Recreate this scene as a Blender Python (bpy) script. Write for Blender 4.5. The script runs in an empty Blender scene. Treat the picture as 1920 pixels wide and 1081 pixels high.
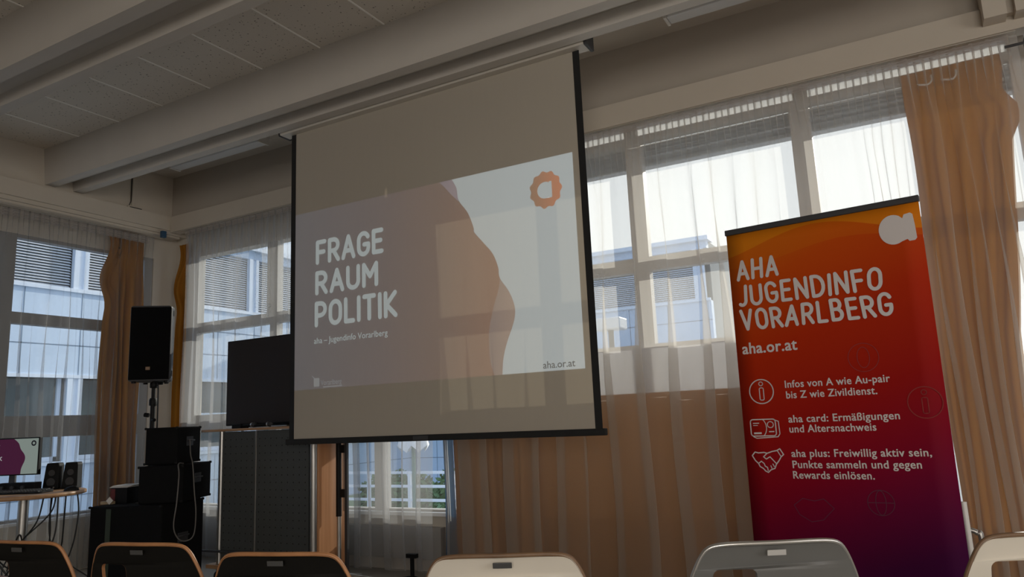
import bpy, bmesh, math, random
from mathutils import Vector, Matrix
from mathutils.geometry import tessellate_polygon

random.seed(7)
S = bpy.context.scene
COL = S.collection
PI = math.pi

# ------------------------------------------------------------------ camera
YAW, PITCH, ROLL = 0.499, 0.175, -0.044
cam_d = bpy.data.cameras.new('camera')
cam = bpy.data.objects.new('camera', cam_d)
COL.objects.link(cam)
S.camera = cam
cam_d.sensor_width = 36.0
cam_d.lens = 1380.0 / 1920.0 * 36.0
cam_d.clip_start, cam_d.clip_end = 0.05, 300
fwd = Vector((-math.sin(YAW) * math.cos(PITCH), math.cos(YAW) * math.cos(PITCH), math.sin(PITCH)))
rgt = Vector((math.cos(YAW), math.sin(YAW), 0))
upv = rgt.cross(fwd)
r2 = rgt * math.cos(ROLL) + upv * math.sin(ROLL)
u2 = -rgt * math.sin(ROLL) + upv * math.cos(ROLL)
cm = Matrix((r2, u2, -fwd)).transposed().to_4x4()
cm.translation = (0, 0, 1.15)
cam.matrix_world = cm

# ------------------------------------------------------------------ world, sun, exposure
SUN_DIR = Vector((0.21, 1.0, 0.41)).normalized()      # towards the sun
W = bpy.data.worlds.new('sky')
S.world = W
W.use_nodes = True
nt = W.node_tree
nt.nodes.clear()
o_ = nt.nodes.new('ShaderNodeOutputWorld')
bg = nt.nodes.new('ShaderNodeBackground')
tc = nt.nodes.new('ShaderNodeTexCoord')
dt = nt.nodes.new('ShaderNodeVectorMath'); dt.operation = 'DOT_PRODUCT'
dt.inputs[1].default_value = SUN_DIR
rp = nt.nodes.new('ShaderNodeValToRGB')
rp.color_ramp.elements[0].position = 0.0
rp.color_ramp.elements[0].color = (0.50, 0.68, 0.98, 1)
rp.color_ramp.elements[1].position = 0.8
rp.color_ramp.elements[1].color = (1.0, 0.995, 0.985, 1)
e_ = rp.color_ramp.elements.new(0.35); e_.color = (0.58, 0.74, 0.98, 1)
nt.links.new(tc.outputs['Generated'], dt.inputs[0])
nt.links.new(dt.outputs['Value'], rp.inputs[0])
nt.links.new(rp.outputs[0], bg.inputs[0])
bg.inputs[1].default_value = 0.98
nt.links.new(bg.outputs[0], o_.inputs[0])

sl = bpy.data.lights.new('sun', 'SUN')
sl.energy = 3.6
sl.color = (1.0, 0.91, 0.78)
sl.angle = 0.009
so = bpy.data.objects.new('sun', sl)
COL.objects.link(so)
so.rotation_euler = SUN_DIR.to_track_quat('Z', 'Y').to_euler()


def area(name, loc, target, sx, sy, power, color, portal=False):
    l = bpy.data.lights.new(name, 'AREA')
    l.shape = 'RECTANGLE'; l.size = sx; l.size_y = sy
    l.energy = power; l.color = color
    if portal:
        l.cycles.is_portal = True
    o = bpy.data.objects.new(name, l)
    COL.objects.link(o)
    o.location = loc
    o.rotation_euler = (Vector(loc) - Vector(target)).to_track_quat('Z', 'Y').to_euler()
    return o


# daylight entering by the windows at the back of the hall (behind the camera)
area('daylight_back_window', (2.6, -5.9, 1.75), (2.6, 0, 1.45), 4.0, 2.2, 140, (1.0, 0.90, 0.77))
area('daylight_side_window', (4.9, 0.2, 1.85), (0, 0.4, 1.5), 3.4, 2.0, 45, (1.0, 0.87, 0.70))

S.view_settings.view_transform = 'Standard'
S.view_settings.look = 'None'
S.view_settings.exposure = 0.5
S.view_settings.gamma = 1.0
S.view_settings.use_curve_mapping = False
S.cycles.use_denoising = True
S.cycles.max_bounces = 12
S.cycles.transparent_max_bounces = 32
S.cycles.diffuse_bounces = 5
S.cycles.sample_clamp_indirect = 4.0
S.cycles.caustics_reflective = False
S.cycles.caustics_refractive = False


# ------------------------------------------------------------------ materials
def mat_nodes(name):
    m = bpy.data.materials.new(name)
    m.use_nodes = True
    t = m.node_tree
    t.nodes.clear()
    out = t.nodes.new('ShaderNodeOutputMaterial')
    return m, t, out


def pbr(name, col, rough=0.6, metal=0.0, noise=0.0, nscale=8.0, bump=0.0, bscale=60.0, spec=0.5, stretch=None):
    m, t, out = mat_nodes(name)
    b = t.nodes.new('ShaderNodeBsdfPrincipled')
    b.inputs['Roughness'].default_value = rough
    b.inputs['Metallic'].default_value = metal
    b.inputs['Specular IOR Level'].default_value = spec
    t.links.new(b.outputs[0], out.inputs[0])
    tcn = t.nodes.new('ShaderNodeTexCoord')
    mp = t.nodes.new('ShaderNodeMapping')
    if stretch:
        mp.inputs['Scale'].default_value = stretch
    t.links.new(tcn.outputs['Object'], mp.inputs[0])
    n = t.nodes.new('ShaderNodeTexNoise')
    n.inputs['Scale'].default_value = nscale
    n.inputs['Detail'].default_value = 4
    t.links.new(mp.outputs[0], n.inputs['Vector'])
    mx = t.nodes.new('ShaderNodeMix'); mx.data_type = 'RGBA'
    c1 = tuple(max(0, c * (1 - noise)) for c in col) + (1,)
    c2 = tuple(min(1, c * (1 + noise)) for c in col) + (1,)
    mx.inputs[6].default_value = c1; mx.inputs[7].default_value = c2
    t.links.new(n.outputs[0], mx.inputs[0])
    t.links.new(mx.outputs[2], b.inputs['Base Color'])
    if bump:
        n2 = t.nodes.new('ShaderNodeTexNoise')
        n2.inputs['Scale'].default_value = bscale
        t.links.new(mp.outputs[0], n2.inputs['Vector'])
        bp = t.nodes.new('ShaderNodeBump')
        bp.inputs['Strength'].default_value = bump
        bp.inputs['Distance'].default_value = 0.01
        t.links.new(n2.outputs[0], bp.inputs['Height'])
        t.links.new(bp.outputs[0], b.inputs['Normal'])
    return m


def emis(name, col, strength=1.0, base=None):
    m, t, out = mat_nodes(name)
    e = t.nodes.new('ShaderNodeEmission')
    e.inputs[0].default_value = (*col, 1); e.inputs[1].default_value = strength
    if base is None:
        t.links.new(e.outputs[0], out.inputs[0])
    else:
        d = t.nodes.new('ShaderNodeBsdfDiffuse'); d.inputs[0].default_value = (*base, 1)
        a = t.nodes.new('ShaderNodeAddShader')
        t.links.new(e.outputs[0], a.inputs[0]); t.links.new(d.outputs[0], a.inputs[1])
        t.links.new(a.outputs[0], out.inputs[0])
    return m


def projected(name, stops):
    """light thrown by the projector: adds to the fabric behind it. stops = [(x, colour)] along world X"""
    m, t, out = mat_nodes(name)
    tr = t.nodes.new('ShaderNodeBsdfTransparent')
    e = t.nodes.new('ShaderNodeEmission')
    a = t.nodes.new('ShaderNodeAddShader')
    t.links.new(tr.outputs[0], a.inputs[0]); t.links.new(e.outputs[0], a.inputs[1])
    t.links.new(a.outputs[0], out.inputs[0])
    if len(stops) == 1:
        e.inputs[0].default_value = (*stops[0][1], 1)
        return m
    g = t.nodes.new('ShaderNodeTexCoord')
    sp = t.nodes.new('ShaderNodeSeparateXYZ')
    mr = t.nodes.new('ShaderNodeMapRange')
    x0, x1 = stops[0][0], stops[-1][0]
    mr.inputs[1].default_value = (x0 + 2.64) * 1.0622; mr.inputs[2].default_value = (x1 + 2.64) * 1.0622
    r = t.nodes.new('ShaderNodeValToRGB')
    r.color_ramp.elements[0].color = (*stops[0][1], 1)
    r.color_ramp.elements[1].color = (*stops[-1][1], 1)
    for x, c in stops[1:-1]:
        q = r.color_ramp.elements.new((x - x0) / (x1 - x0)); q.color = (*c, 1)
    t.links.new(g.outputs['Object'], sp.inputs[0]); t.links.new(sp.outputs[0], mr.inputs[0])
    t.links.new(mr.outputs[0], r.inputs[0]); t.links.new(r.outputs[0], e.inputs[0])
    return m


def cloth(name, col, trans=0.0, translucent=0.4, tint=None, weave=0.0, noise=0.08):
    """trans: open weave share; translucent: share of light passing diffusely"""
    m, t, out = mat_nodes(name)
    d = t.nodes.new('ShaderNodeBsdfDiffuse')
    l = t.nodes.new('ShaderNodeBsdfTranslucent')
    tcn = t.nodes.new('ShaderNodeTexCoord')
    n = t.nodes.new('ShaderNodeTexNoise'); n.inputs['Scale'].default_value = 5
    mpn = t.nodes.new('ShaderNodeMapping'); mpn.inputs['Scale'].default_value = (6, 6, 0.6)
    t.links.new(tcn.outputs['Object'], mpn.inputs[0]); t.links.new(mpn.outputs[0], n.inputs['Vector'])
    mx = t.nodes.new('ShaderNodeMix'); mx.data_type = 'RGBA'
    mx.inputs[6].default_value = tuple(c * (1 - noise) for c in col) + (1,)
    mx.inputs[7].default_value = tuple(min(1, c * (1 + noise)) for c in col) + (1,)
    t.links.new(n.outputs[0], mx.inputs[0])
    t.links.new(mx.outputs[2], d.inputs[0])
    if tint:
        l.inputs[0].default_value = (*tint, 1)
    else:
        t.links.new(mx.outputs[2], l.inputs[0])
    ms = t.nodes.new('ShaderNodeMixShader'); ms.inputs[0].default_value = translucent
    t.links.new(d.outputs[0], ms.inputs[1]); t.links.new(l.outputs[0], ms.inputs[2])
    last = ms.outputs[0]
    if trans > 0:
        tr = t.nodes.new('ShaderNodeBsdfTransparent')
        lw = t.nodes.new('ShaderNodeLayerWeight'); lw.inputs[0].default_value = 0.35
        mr = t.nodes.new('ShaderNodeMapRange')
        mr.inputs[1].default_value = 0; mr.inputs[2].default_value = 1
        mr.inputs[3].default_value = 1 - trans; mr.inputs[4].default_value = min(1, (1 - trans) * 2.3)
        t.links.new(lw.outputs['Facing'], mr.inputs[0])
        m2 = t.nodes.new('ShaderNodeMixShader')
        t.links.new(mr.outputs[0], m2.inputs[0])
        t.links.new(tr.outputs[0], m2.inputs[1]); t.links.new(last, m2.inputs[2])
        last = m2.outputs[0]
    t.links.new(last, out.inputs[0])
    return m


def glass_mat(name, tint=(0.93, 0.96, 0.97), refl=0.06):
    m, t, out = mat_nodes(name)
    tr = t.nodes.new('ShaderNodeBsdfTransparent'); tr.inputs[0].default_value = (*tint, 1)
    g = t.nodes.new('ShaderNodeBsdfGlossy'); g.inputs['Roughness'].default_value = 0.02
    ms = t.nodes.new('ShaderNodeMixShader'); ms.inputs[0].default_value = refl
    t.links.new(tr.outputs[0], ms.inputs[1]); t.links.new(g.outputs[0], ms.inputs[2])
    t.links.new(ms.outputs[0], out.inputs[0])
    return m


def wood(name, c1, c2, rough=0.45, scale=(1, 1, 14), axis_noise=3.0):
    m, t, out = mat_nodes(name)
    b = t.nodes.new('ShaderNodeBsdfPrincipled'); b.inputs['Roughness'].default_value = rough
    tcn = t.nodes.new('ShaderNodeTexCoord')
    mp = t.nodes.new('ShaderNodeMapping'); mp.inputs['Scale'].default_value = scale
    n = t.nodes.new('ShaderNodeTexNoise'); n.inputs['Scale'].default_value = axis_noise
    n.inputs['Detail'].default_value = 6
    r = t.nodes.new('ShaderNodeValToRGB')
    r.color_ramp.elements[0].position = 0.35; r.color_ramp.elements[0].color = (*c1, 1)
    r.color_ramp.elements[1].position = 0.65; r.color_ramp.elements[1].color = (*c2, 1)
    t.links.new(tcn.outputs['Object'], mp.inputs[0]); t.links.new(mp.outputs[0], n.inputs['Vector'])
    t.links.new(n.outputs[0], r.inputs[0]); t.links.new(r.outputs[0], b.inputs['Base Color'])
    t.links.new(b.outputs[0], out.inputs[0])
    return m


def tile_mat():
    """mineral fibre ceiling tiles with dark pits"""
    m, t, out = mat_nodes('acoustic_tile')
    b = t.nodes.new('ShaderNodeBsdfPrincipled'); b.inputs['Roughness'].default_value = 0.9
    tcn = t.nodes.new('ShaderNodeTexCoord')
    v = t.nodes.new('ShaderNodeTexVoronoi'); v.inputs['Scale'].default_value = 36
    n = t.nodes.new('ShaderNodeTexNoise'); n.inputs['Scale'].default_value = 60
    n2 = t.nodes.new('ShaderNodeTexNoise'); n2.inputs['Scale'].default_value = 14
    ad = t.nodes.new('ShaderNodeMath'); ad.operation = 'MULTIPLY_ADD'
    ad.inputs[1].default_value = 0.5
    t.links.new(tcn.outputs['Object'], v.inputs['Vector']); t.links.new(tcn.outputs['Object'], n.inputs['Vector'])
    t.links.new(tcn.outputs['Object'], n2.inputs['Vector'])
    t.links.new(n.outputs[0], ad.inputs[0]); t.links.new(v.outputs['Distance'], ad.inputs[2])
    r = t.nodes.new('ShaderNodeValToRGB')
    r.color_ramp.elements[0].position = 0.36; r.color_ramp.elements[0].color = (0.20, 0.18, 0.15, 1)
    r.color_ramp.elements[1].position = 0.44; r.color_ramp.elements[1].color = (0.66, 0.605, 0.53, 1)
    t.links.new(ad.outputs[0], r.inputs[0]); t.links.new(r.outputs[0], b.inputs['Base Color'])
    t.links.new(b.outputs[0], out.inputs[0])
    return m


M = {}
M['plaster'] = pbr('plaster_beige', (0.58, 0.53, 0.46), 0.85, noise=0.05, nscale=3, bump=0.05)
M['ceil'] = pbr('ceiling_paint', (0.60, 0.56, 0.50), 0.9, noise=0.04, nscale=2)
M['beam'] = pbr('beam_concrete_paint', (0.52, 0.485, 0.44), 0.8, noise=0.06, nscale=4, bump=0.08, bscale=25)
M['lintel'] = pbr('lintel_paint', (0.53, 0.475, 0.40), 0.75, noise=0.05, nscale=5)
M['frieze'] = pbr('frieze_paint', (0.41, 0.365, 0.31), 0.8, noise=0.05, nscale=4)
M['tile'] = tile_mat()
M['seam'] = pbr('tile_seam', (0.93, 0.90, 0.85), 0.8)
M['floor'] = pbr('floor_linoleum', (0.30, 0.28, 0.25), 0.45, noise=0.12, nscale=20)
M['frame'] = pbr('window_frame_paint', (0.50, 0.475, 0.44), 0.55, noise=0.05)
M['frame_dark'] = pbr('window_frame_grey', (0.30, 0.29, 0.28), 0.55, noise=0.05)
M['sill'] = pbr('sill_white', (0.75, 0.76, 0.78), 0.4)
M['glass'] = glass_mat('window_glass')
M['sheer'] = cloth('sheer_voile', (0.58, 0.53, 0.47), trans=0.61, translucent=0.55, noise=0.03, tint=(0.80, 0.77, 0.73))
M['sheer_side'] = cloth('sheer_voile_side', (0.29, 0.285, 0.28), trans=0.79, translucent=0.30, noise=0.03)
M['sheer_left'] = cloth('sheer_voile_left', (0.48, 0.48, 0.485), trans=0.68, translucent=0.42, noise=0.03)  # cooler, darker copy of the voile: lack of sun put into the colour
M['tape'] = cloth('heading_tape', (0.50, 0.45, 0.42), trans=0.35, translucent=0.4)
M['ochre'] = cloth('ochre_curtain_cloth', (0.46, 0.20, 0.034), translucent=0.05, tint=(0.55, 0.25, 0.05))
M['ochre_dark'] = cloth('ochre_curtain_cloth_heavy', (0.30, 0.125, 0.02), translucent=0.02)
M['brown'] = cloth('brown_curtain_cloth', (0.42, 0.20, 0.068), translucent=0.02, tint=(0.34, 0.16, 0.06))
M['white_cloth'] = cloth('white_lining_cloth', (0.75, 0.74, 0.74), translucent=0.5)
M['blue_cloth'] = cloth('blue_lining_cloth', (0.02, 0.085, 0.18), translucent=0.15, tint=(0.04, 0.18, 0.38))
M['fabric'] = cloth('screen_fabric', (0.435, 0.395, 0.335), translucent=0.10, noise=0.02, tint=(0.60, 0.50, 0.36))
M['frost'] = cloth('frosted_strip', (0.85, 0.84, 0.83), translucent=0.7)
M['black'] = pbr('black_plastic', (0.006, 0.006, 0.0065), 0.55, noise=0.1, spec=0.2)
M['black_matt'] = pbr('black_border', (0.008, 0.008, 0.008), 0.8)
M['grille'] = pbr('speaker_grille', (0.004, 0.004, 0.0045), 0.9, spec=0.1, noise=0.3, nscale=180, bump=0.4, bscale=300)
M['carpet_black'] = pbr('case_covering', (0.005, 0.005, 0.0055), 0.85, spec=0.15, noise=0.25, nscale=60, bump=0.2, bscale=150)
M['dgrey'] = pbr('dark_grey_plastic', (0.045, 0.045, 0.048), 0.5, spec=0.3, noise=0.08)
M['metal'] = pbr('brushed_metal', (0.42, 0.41, 0.39), 0.35, metal=0.9, noise=0.06)
M['alu'] = pbr('aluminium', (0.55, 0.54, 0.52), 0.3, metal=0.85, noise=0.04)
M['rail'] = pbr('curtain_rail', (0.62, 0.58, 0.52), 0.3, metal=0.6)
M['white_plastic'] = pbr('white_plastic', (0.75, 0.74, 0.72), 0.4)
M['case_white'] = pbr('screen_case_paint', (0.55, 0.51, 0.45), 0.45)
M['tv'] = pbr('switched_off_display', (0.022, 0.016, 0.014), 0.6, spec=0.3, noise=0.05)
M['board'] = pbr('perforated_board_grey', (0.072, 0.077, 0.077), 0.75, spec=0.25, noise=0.08, nscale=14)
M['hole'] = pbr('board_hole', (0.012, 0.012, 0.012), 0.9)
M['beech'] = wood('beech_side', (0.48, 0.22, 0.095), (0.56, 0.27, 0.125), scale=(12, 12, 0.5))
M['beech_top'] = wood('beech_top', (0.36, 0.20, 0.10), (0.44, 0.26, 0.14), scale=(1, 12, 12))
M['edge_wood'] = wood('plywood_edge', (0.36, 0.165, 0.07), (0.46, 0.22, 0.095), scale=(4, 4, 4))
M['edge_brown'] = wood('dark_plywood_edge', (0.16, 0.09, 0.05), (0.22, 0.13, 0.07), scale=(4, 4, 4))
M['chair_dark'] = pbr('chair_laminate_anthracite', (0.009, 0.0085, 0.0075), 0.55, spec=0.15, noise=0.12, nscale=6)
M['chair_white'] = pbr('chair_laminate_cream', (0.70, 0.65, 0.56), 0.45, noise=0.03, nscale=6)
M['chair_grey'] = pbr('chair_laminate_grey', (0.13, 0.13, 0.125), 0.36, noise=0.12, nscale=7)
M['tag_dark'] = pbr('chair_tag_dark', (0.05, 0.05, 0.05), 0.4)
M['tag_grey'] = pbr('chair_tag_grey', (0.50, 0.49, 0.47), 0.4)
M['tag_black'] = pbr('chair_tag_anthracite', (0.07, 0.07, 0.07), 0.35)
M['print_white'] = pbr('print_white', (0.60, 0.56, 0.55), 0.6)
M['facade'] = pbr('facade_panel', (0.62, 0.71, 0.82), 0.6, noise=0.04, nscale=0.6)
M['facade_white'] = pbr('facade_white', (0.80, 0.84, 0.90), 0.5)
M['facade_joint'] = pbr('facade_joint', (0.20, 0.26, 0.33), 0.8)
M['slat'] = pbr('blind_slat', (0.86, 0.87, 0.90), 0.4)
M['blind_grey'] = pbr('raised_blind_slat', (0.42, 0.42, 0.42), 0.5, noise=0.3, nscale=30)
M['dark_glass'] = pbr('facade_glass', (0.035, 0.055, 0.055), 0.08, noise=0.8, nscale=0.8)
M['ground'] = pbr('lawn', (0.10, 0.19, 0.07), 0.9, noise=0.3, nscale=3)
M['paving'] = pbr('paving', (0.42, 0.43, 0.44), 0.85, noise=0.1, nscale=4)
M['leaf'] = pbr('bush_leaf', (0.075, 0.15, 0.045), 0.8, noise=0.4, nscale=6)
M['rail_white'] = pbr('railing_white', (0.82, 0.83, 0.85), 0.5)
M['green_metal'] = pbr('pole_green', (0.10, 0.20, 0.17), 0.5)
M['blue_tape'] = pbr('blue_plastic', (0.02, 0.07, 0.14), 0.5)
M['cream_paper'] = pbr('paper', (0.66, 0.64, 0.60), 0.7)
M['red_box'] = pbr('box_print', (0.12, 0.02, 0.02), 0.6, noise=0.5, nscale=50)
M['raw_wood'] = wood('raw_wood', (0.33, 0.24, 0.14), (0.42, 0.32, 0.2))
M['cable'] = pbr('cable_black', (0.012, 0.012, 0.012), 0.5)
M['cable_grey'] = pbr('cable_grey', (0.13, 0.12, 0.11), 0.5)
M['case_stripe'] = pbr('case_stripe', (0.03, 0.045, 0.03), 0.6)
M['lamp_tube'] = pbr('fluorescent_diffuser', (0.70, 0.72, 0.74), 0.5)


def banner_mat():
    """printed gradient: orange waves at the top, red, crimson, purple towards the lower right (object space, metres)"""
    m, t, out = mat_nodes('banner_print')
    b = t.nodes.new('ShaderNodeBsdfPrincipled'); b.inputs['Roughness'].default_value = 0.55
    b.inputs['Specular IOR Level'].default_value = 0.06
    tcn = t.nodes.new('ShaderNodeTexCoord')
    sp = t.nodes.new('ShaderNodeSeparateXYZ')
    t.links.new(tcn.outputs['Object'], sp.inputs[0])

    def math_(op, a, b_=None, c=None):
        q = t.nodes.new('ShaderNodeMath'); q.operation = op
        for i, v in enumerate((a, b_, c)):
            if v is None:
                continue
            if isinstance(v, (int, float)):
                q.inputs[i].default_value = v
            else:
                t.links.new(v, q.inputs[i])
        return q.outputs[0]
    u, v = sp.outputs[0], sp.outputs[1]          # u right, v down
    g = math_('MULTIPLY_ADD', u, 0.42, v)         # diagonal
    r = t.nodes.new('ShaderNodeValToRGB')
    els = r.color_ramp.elements
    els[0].position = 0.0; els[0].color = (0.58, 0.15, 0.008, 1)
    els[1].position = 1.0; els[1].color = (0.028, 0.003, 0.050, 1)
    for p, c in ((0.16, (0.50, 0.065, 0.004)), (0.32, (0.40, 0.024, 0.003)), (0.50, (0.29, 0.007, 0.005)), (0.63, (0.205, 0.002, 0.015)),
                 (0.74, (0.130, 0.002, 0.030)), (0.86, (0.062, 0.003, 0.045))):
        q = els.new(p); q.color = (*c, 1)
    sc = math_('MULTIPLY', g, 1 / 2.1)
    t.links.new(sc, r.inputs[0])
    # waves at the top
    w1 = math_('MULTIPLY_ADD', math_('SINE', math_('MULTIPLY_ADD', u, 6.0, 2.2)), 0.055, 0.085)
    in1 = math_('LESS_THAN', v, w1)
    w2 = math_('MULTIPLY_ADD', math_('SINE', math_('MULTIPLY_ADD', u, 6.4, 1.2)), 0.035, 0.15)
    in2 = math_('LESS_THAN', v, w2)
    m2 = t.nodes.new('ShaderNodeMix'); m2.data_type = 'RGBA'
    t.links.new(math_('MULTIPLY', in2, 0.35), m2.inputs[0]); t.links.new(r.outputs[0], m2.inputs[6]); m2.inputs[7].default_value = (0.56, 0.13, 0.006, 1)
    m1 = t.nodes.new('ShaderNodeMix'); m1.data_type = 'RGBA'
    t.links.new(math_('MULTIPLY', in1, 0.75), m1.inputs[0]); t.links.new(m2.outputs[2], m1.inputs[6]); m1.inputs[7].default_value = (0.62, 0.20, 0.008, 1)
    t.links.new(m1.outputs[2], b.inputs['Base Color'])
    t.links.new(b.outputs[0], out.inputs[0])
    return m


M['banner'] = banner_mat()
M['banner_ghost'] = pbr('banner_ghost_print', (0.25, 0.012, 0.010), 0.6)
M['banner_ghost2'] = pbr('banner_ghost_print_purple', (0.095, 0.006, 0.035), 0.6)


# ------------------------------------------------------------------ mesh builder
class MB:
    def __init__(self):
        self.v = []; self.f = []; self.s = []

    def add(self, vs, fs, smooth=False):
        b = len(self.v)
        self.v += [tuple(p) for p in vs]
        self.f += [tuple(b + i for i in f) for f in fs]
        self.s += [smooth] * len(fs)
        return self

    def box(self, a, b, mat=None):
        x0, y0, z0 = a; x1, y1, z1 = b
        vs = [Vector(p) for p in ((x0, y0, z0), (x1, y0, z0), (x1, y1, z0), (x0, y1, z0), (x0, y0, z1), (x1, y0, z1), (x1, y1, z1), (x0, y1, z1))]
        if mat:
            vs = [mat @ p for p in vs]
        return self.add(vs, [(0, 3, 2, 1), (4, 5, 6, 7), (0, 1, 5, 4), (1, 2, 6, 5), (2, 3, 7, 6), (3, 0, 4, 7)])

    def tube(self, pts, r, n=10, closed=False, caps=True):
        pts = [Vector(p) for p in pts]
        k = len(pts)
        vs = []; fs = []
        ref = None
        for i, p in enumerate(pts):
            if closed:
                d = pts[(i + 1) % k] - pts[i - 1]
            else:
                d = pts[min(i + 1, k - 1)] - pts[max(i - 1, 0)]
            d.normalize()
            if ref is None:
                ref = Vector((0, 0, 1)) if abs(d.z) < 0.9 else Vector((1, 0, 0))
            a = (ref - d * ref.dot(d))
            if a.length < 1e-5:
                a = d.orthogonal()
            a.normalize(); ref = a
            b = d.cross(a)
            rr = r[i] if isinstance(r, (list, tuple)) else r
            for j in range(n):
                t = 2 * PI * j / n
                vs.append(p + a * (rr * math.cos(t)) + b * (rr * math.sin(t)))
        for i in range(k if closed else k - 1):
            i2 = (i + 1) % k
            for j in range(n):
                j2 = (j + 1) % n
                fs.append((i * n + j, i * n + j2, i2 * n + j2, i2 * n + j))
        self.add(vs, fs, True)
        if caps and not closed:
            self.add(vs[:n], [tuple(range(n - 1, -1, -1))]); self.add(vs[-n:], [tuple(range(n))])
        return self

    def prism(self, poly, fn, t0, t1, smooth_side=False):
        """poly: 2-D outline (may be concave); fn(u, v, t) -> 3-D; from thickness t0 to t1"""
        n = len(poly)
        tris = tessellate_polygon([[Vector((p[0], p[1], 0)) for p in poly]])
        a = [fn(p[0], p[1], t0) for p in poly]; b = [fn(p[0], p[1], t1) for p in poly]
        self.add(a, [tuple(t) for t in tris]); self.add(b, [tuple(reversed(t)) for t in tris])
        self.add(a + b, [(i, (i + 1) % n, n + (i + 1) % n, n + i) for i in range(n)], smooth_side)
        return self

    def flat(self, loops, fn):
        """filled polygon with holes; fn(u, v) -> 3-D"""
        tris = tessellate_polygon([[Vector((p[0], p[1], 0)) for p in lp] for lp in loops])
        vs = [fn(*p) for lp in loops for p in lp]
        return self.add(vs, [tuple(t) for t in tris])

    def lathe(self, prof, centre, n=28, axis='z'):
        vs = []; fs = []
        c = Vector(centre)
        for (r, h) in prof:
            for j in range(n):
                t = 2 * PI * j / n
                vs.append(c + Vector((r * math.cos(t), r * math.sin(t), h)))
        k = len(prof)
        for i in range(k - 1):
            for j in range(n):
                j2 = (j + 1) % n
                fs.append((i * n + j, i * n + j2, (i + 1) * n + j2, (i + 1) * n + j))
        self.add(vs, fs, True)
        self.add(vs[:n], [tuple(range(n - 1, -1, -1))]); self.add(vs[-n:], [tuple(range(n))])
        return self

    def build(self, name, mat, parent=None, bevel=0.0, local=None):
        me = bpy.data.meshes.new(name)
        vs = self.v
        if local is not None:
            li = local.inverted()
            vs = [tuple(li @ Vector(p)) for p in vs]
        me.from_pydata(vs, [], self.f)
        me.update()
        for p, s in zip(me.polygons, self.s):
            p.use_smooth = s
        me.materials.append(mat)
        o = bpy.data.objects.new(name, me)
        COL.objects.link(o)
        if parent is not None:
            o.parent = parent
        if local is not None:
            o.matrix_basis = local
        if bevel:
            bm = bmesh.new(); bm.from_mesh(me)
            bmesh.ops.remove_doubles(bm, verts=bm.verts, dist=1e-5)
            bmesh.ops.recalc_face_normals(bm, faces=bm.faces)
            bm.to_mesh(me); bm.free()
            md = o.modifiers.new('bevel', 'BEVEL'); md.width = bevel; md.segments = 2; md.limit_method = 'ANGLE'
        else:
            bm = bmesh.new(); bm.from_mesh(me)
            bmesh.ops.recalc_face_normals(bm, faces=bm.faces)
            bm.to_mesh(me); bm.free()
        return o


def tag(o, label, cat, group=None, kind=None):
    o['label'] = label; o['category'] = cat
    if group: o['group'] = group
    if kind: o['kind'] = kind
    return o


def struct(o, label=None, cat=None):
    o['kind'] = 'structure'
    if label: o['label'] = label
    if cat: o['category'] = cat
    return o


def empty(name, loc=(0, 0, 0), rz=0.0):
    o = bpy.data.objects.new(name, None)
    o.empty_display_size = 0.1
    COL.objects.link(o)
    o.location = loc; o.rotation_euler = (0, 0, rz)
    return o


def copy_tree(o, parent=None):
    c = o.copy(); COL.objects.link(c)
    if parent is not None:
        c.parent = parent
    for ch in [q for q in bpy.data.objects if q.parent == o]:
        copy_tree(ch, c)
    return c


def circle(cx, cy, r, n=32, ry=None):
    return [(cx + r * math.cos(2 * PI * i / n), cy + (ry or r) * math.sin(2 * PI * i / n)) for i in range(n)]


def rrect(x0, y0, x1, y1, r, n=5):
    pts = []
    for cx, cy, a0 in ((x1 - r, y1 - r, 0), (x0 + r, y1 - r, 90), (x0 + r, y0 + r, 180), (x1 - r, y0 + r, 270)):
        for i in range(n + 1):
            a = math.radians(a0 + 90 * i / n)
            pts.append((cx + r * math.cos(a), cy + r * math.sin(a)))
    return pts


def smooth_pts(pts, n=6):
    """Catmull-Rom through points of any dimension"""
    out = []
    P = [Vector(p) for p in pts]
    for i in range(len(P) - 1):
        p0 = P[max(i - 1, 0)]; p1 = P[i]; p2 = P[i + 1]; p3 = P[min(i + 2, len(P) - 1)]
        for k in range(n):
            t = k / n
            out.append(0.5 * ((2 * p1) + (p2 - p0) * t + (2 * p0 - 5 * p1 + 4 * p2 - p3) * t * t + (3 * p1 - p0 - 3 * p2 + p3) * t ** 3))
    out.append(P[-1])
    return out


# ------------------------------------------------------------------ lettering
def arc(cx, cy, rx, ry, a0, a1, n=10):
    return [(cx + rx * math.cos(math.radians(a0 + (a1 - a0) * i / n)), cy + ry * math.sin(math.radians(a0 + (a1 - a0) * i / n))) for i in range(n + 1)]


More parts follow.
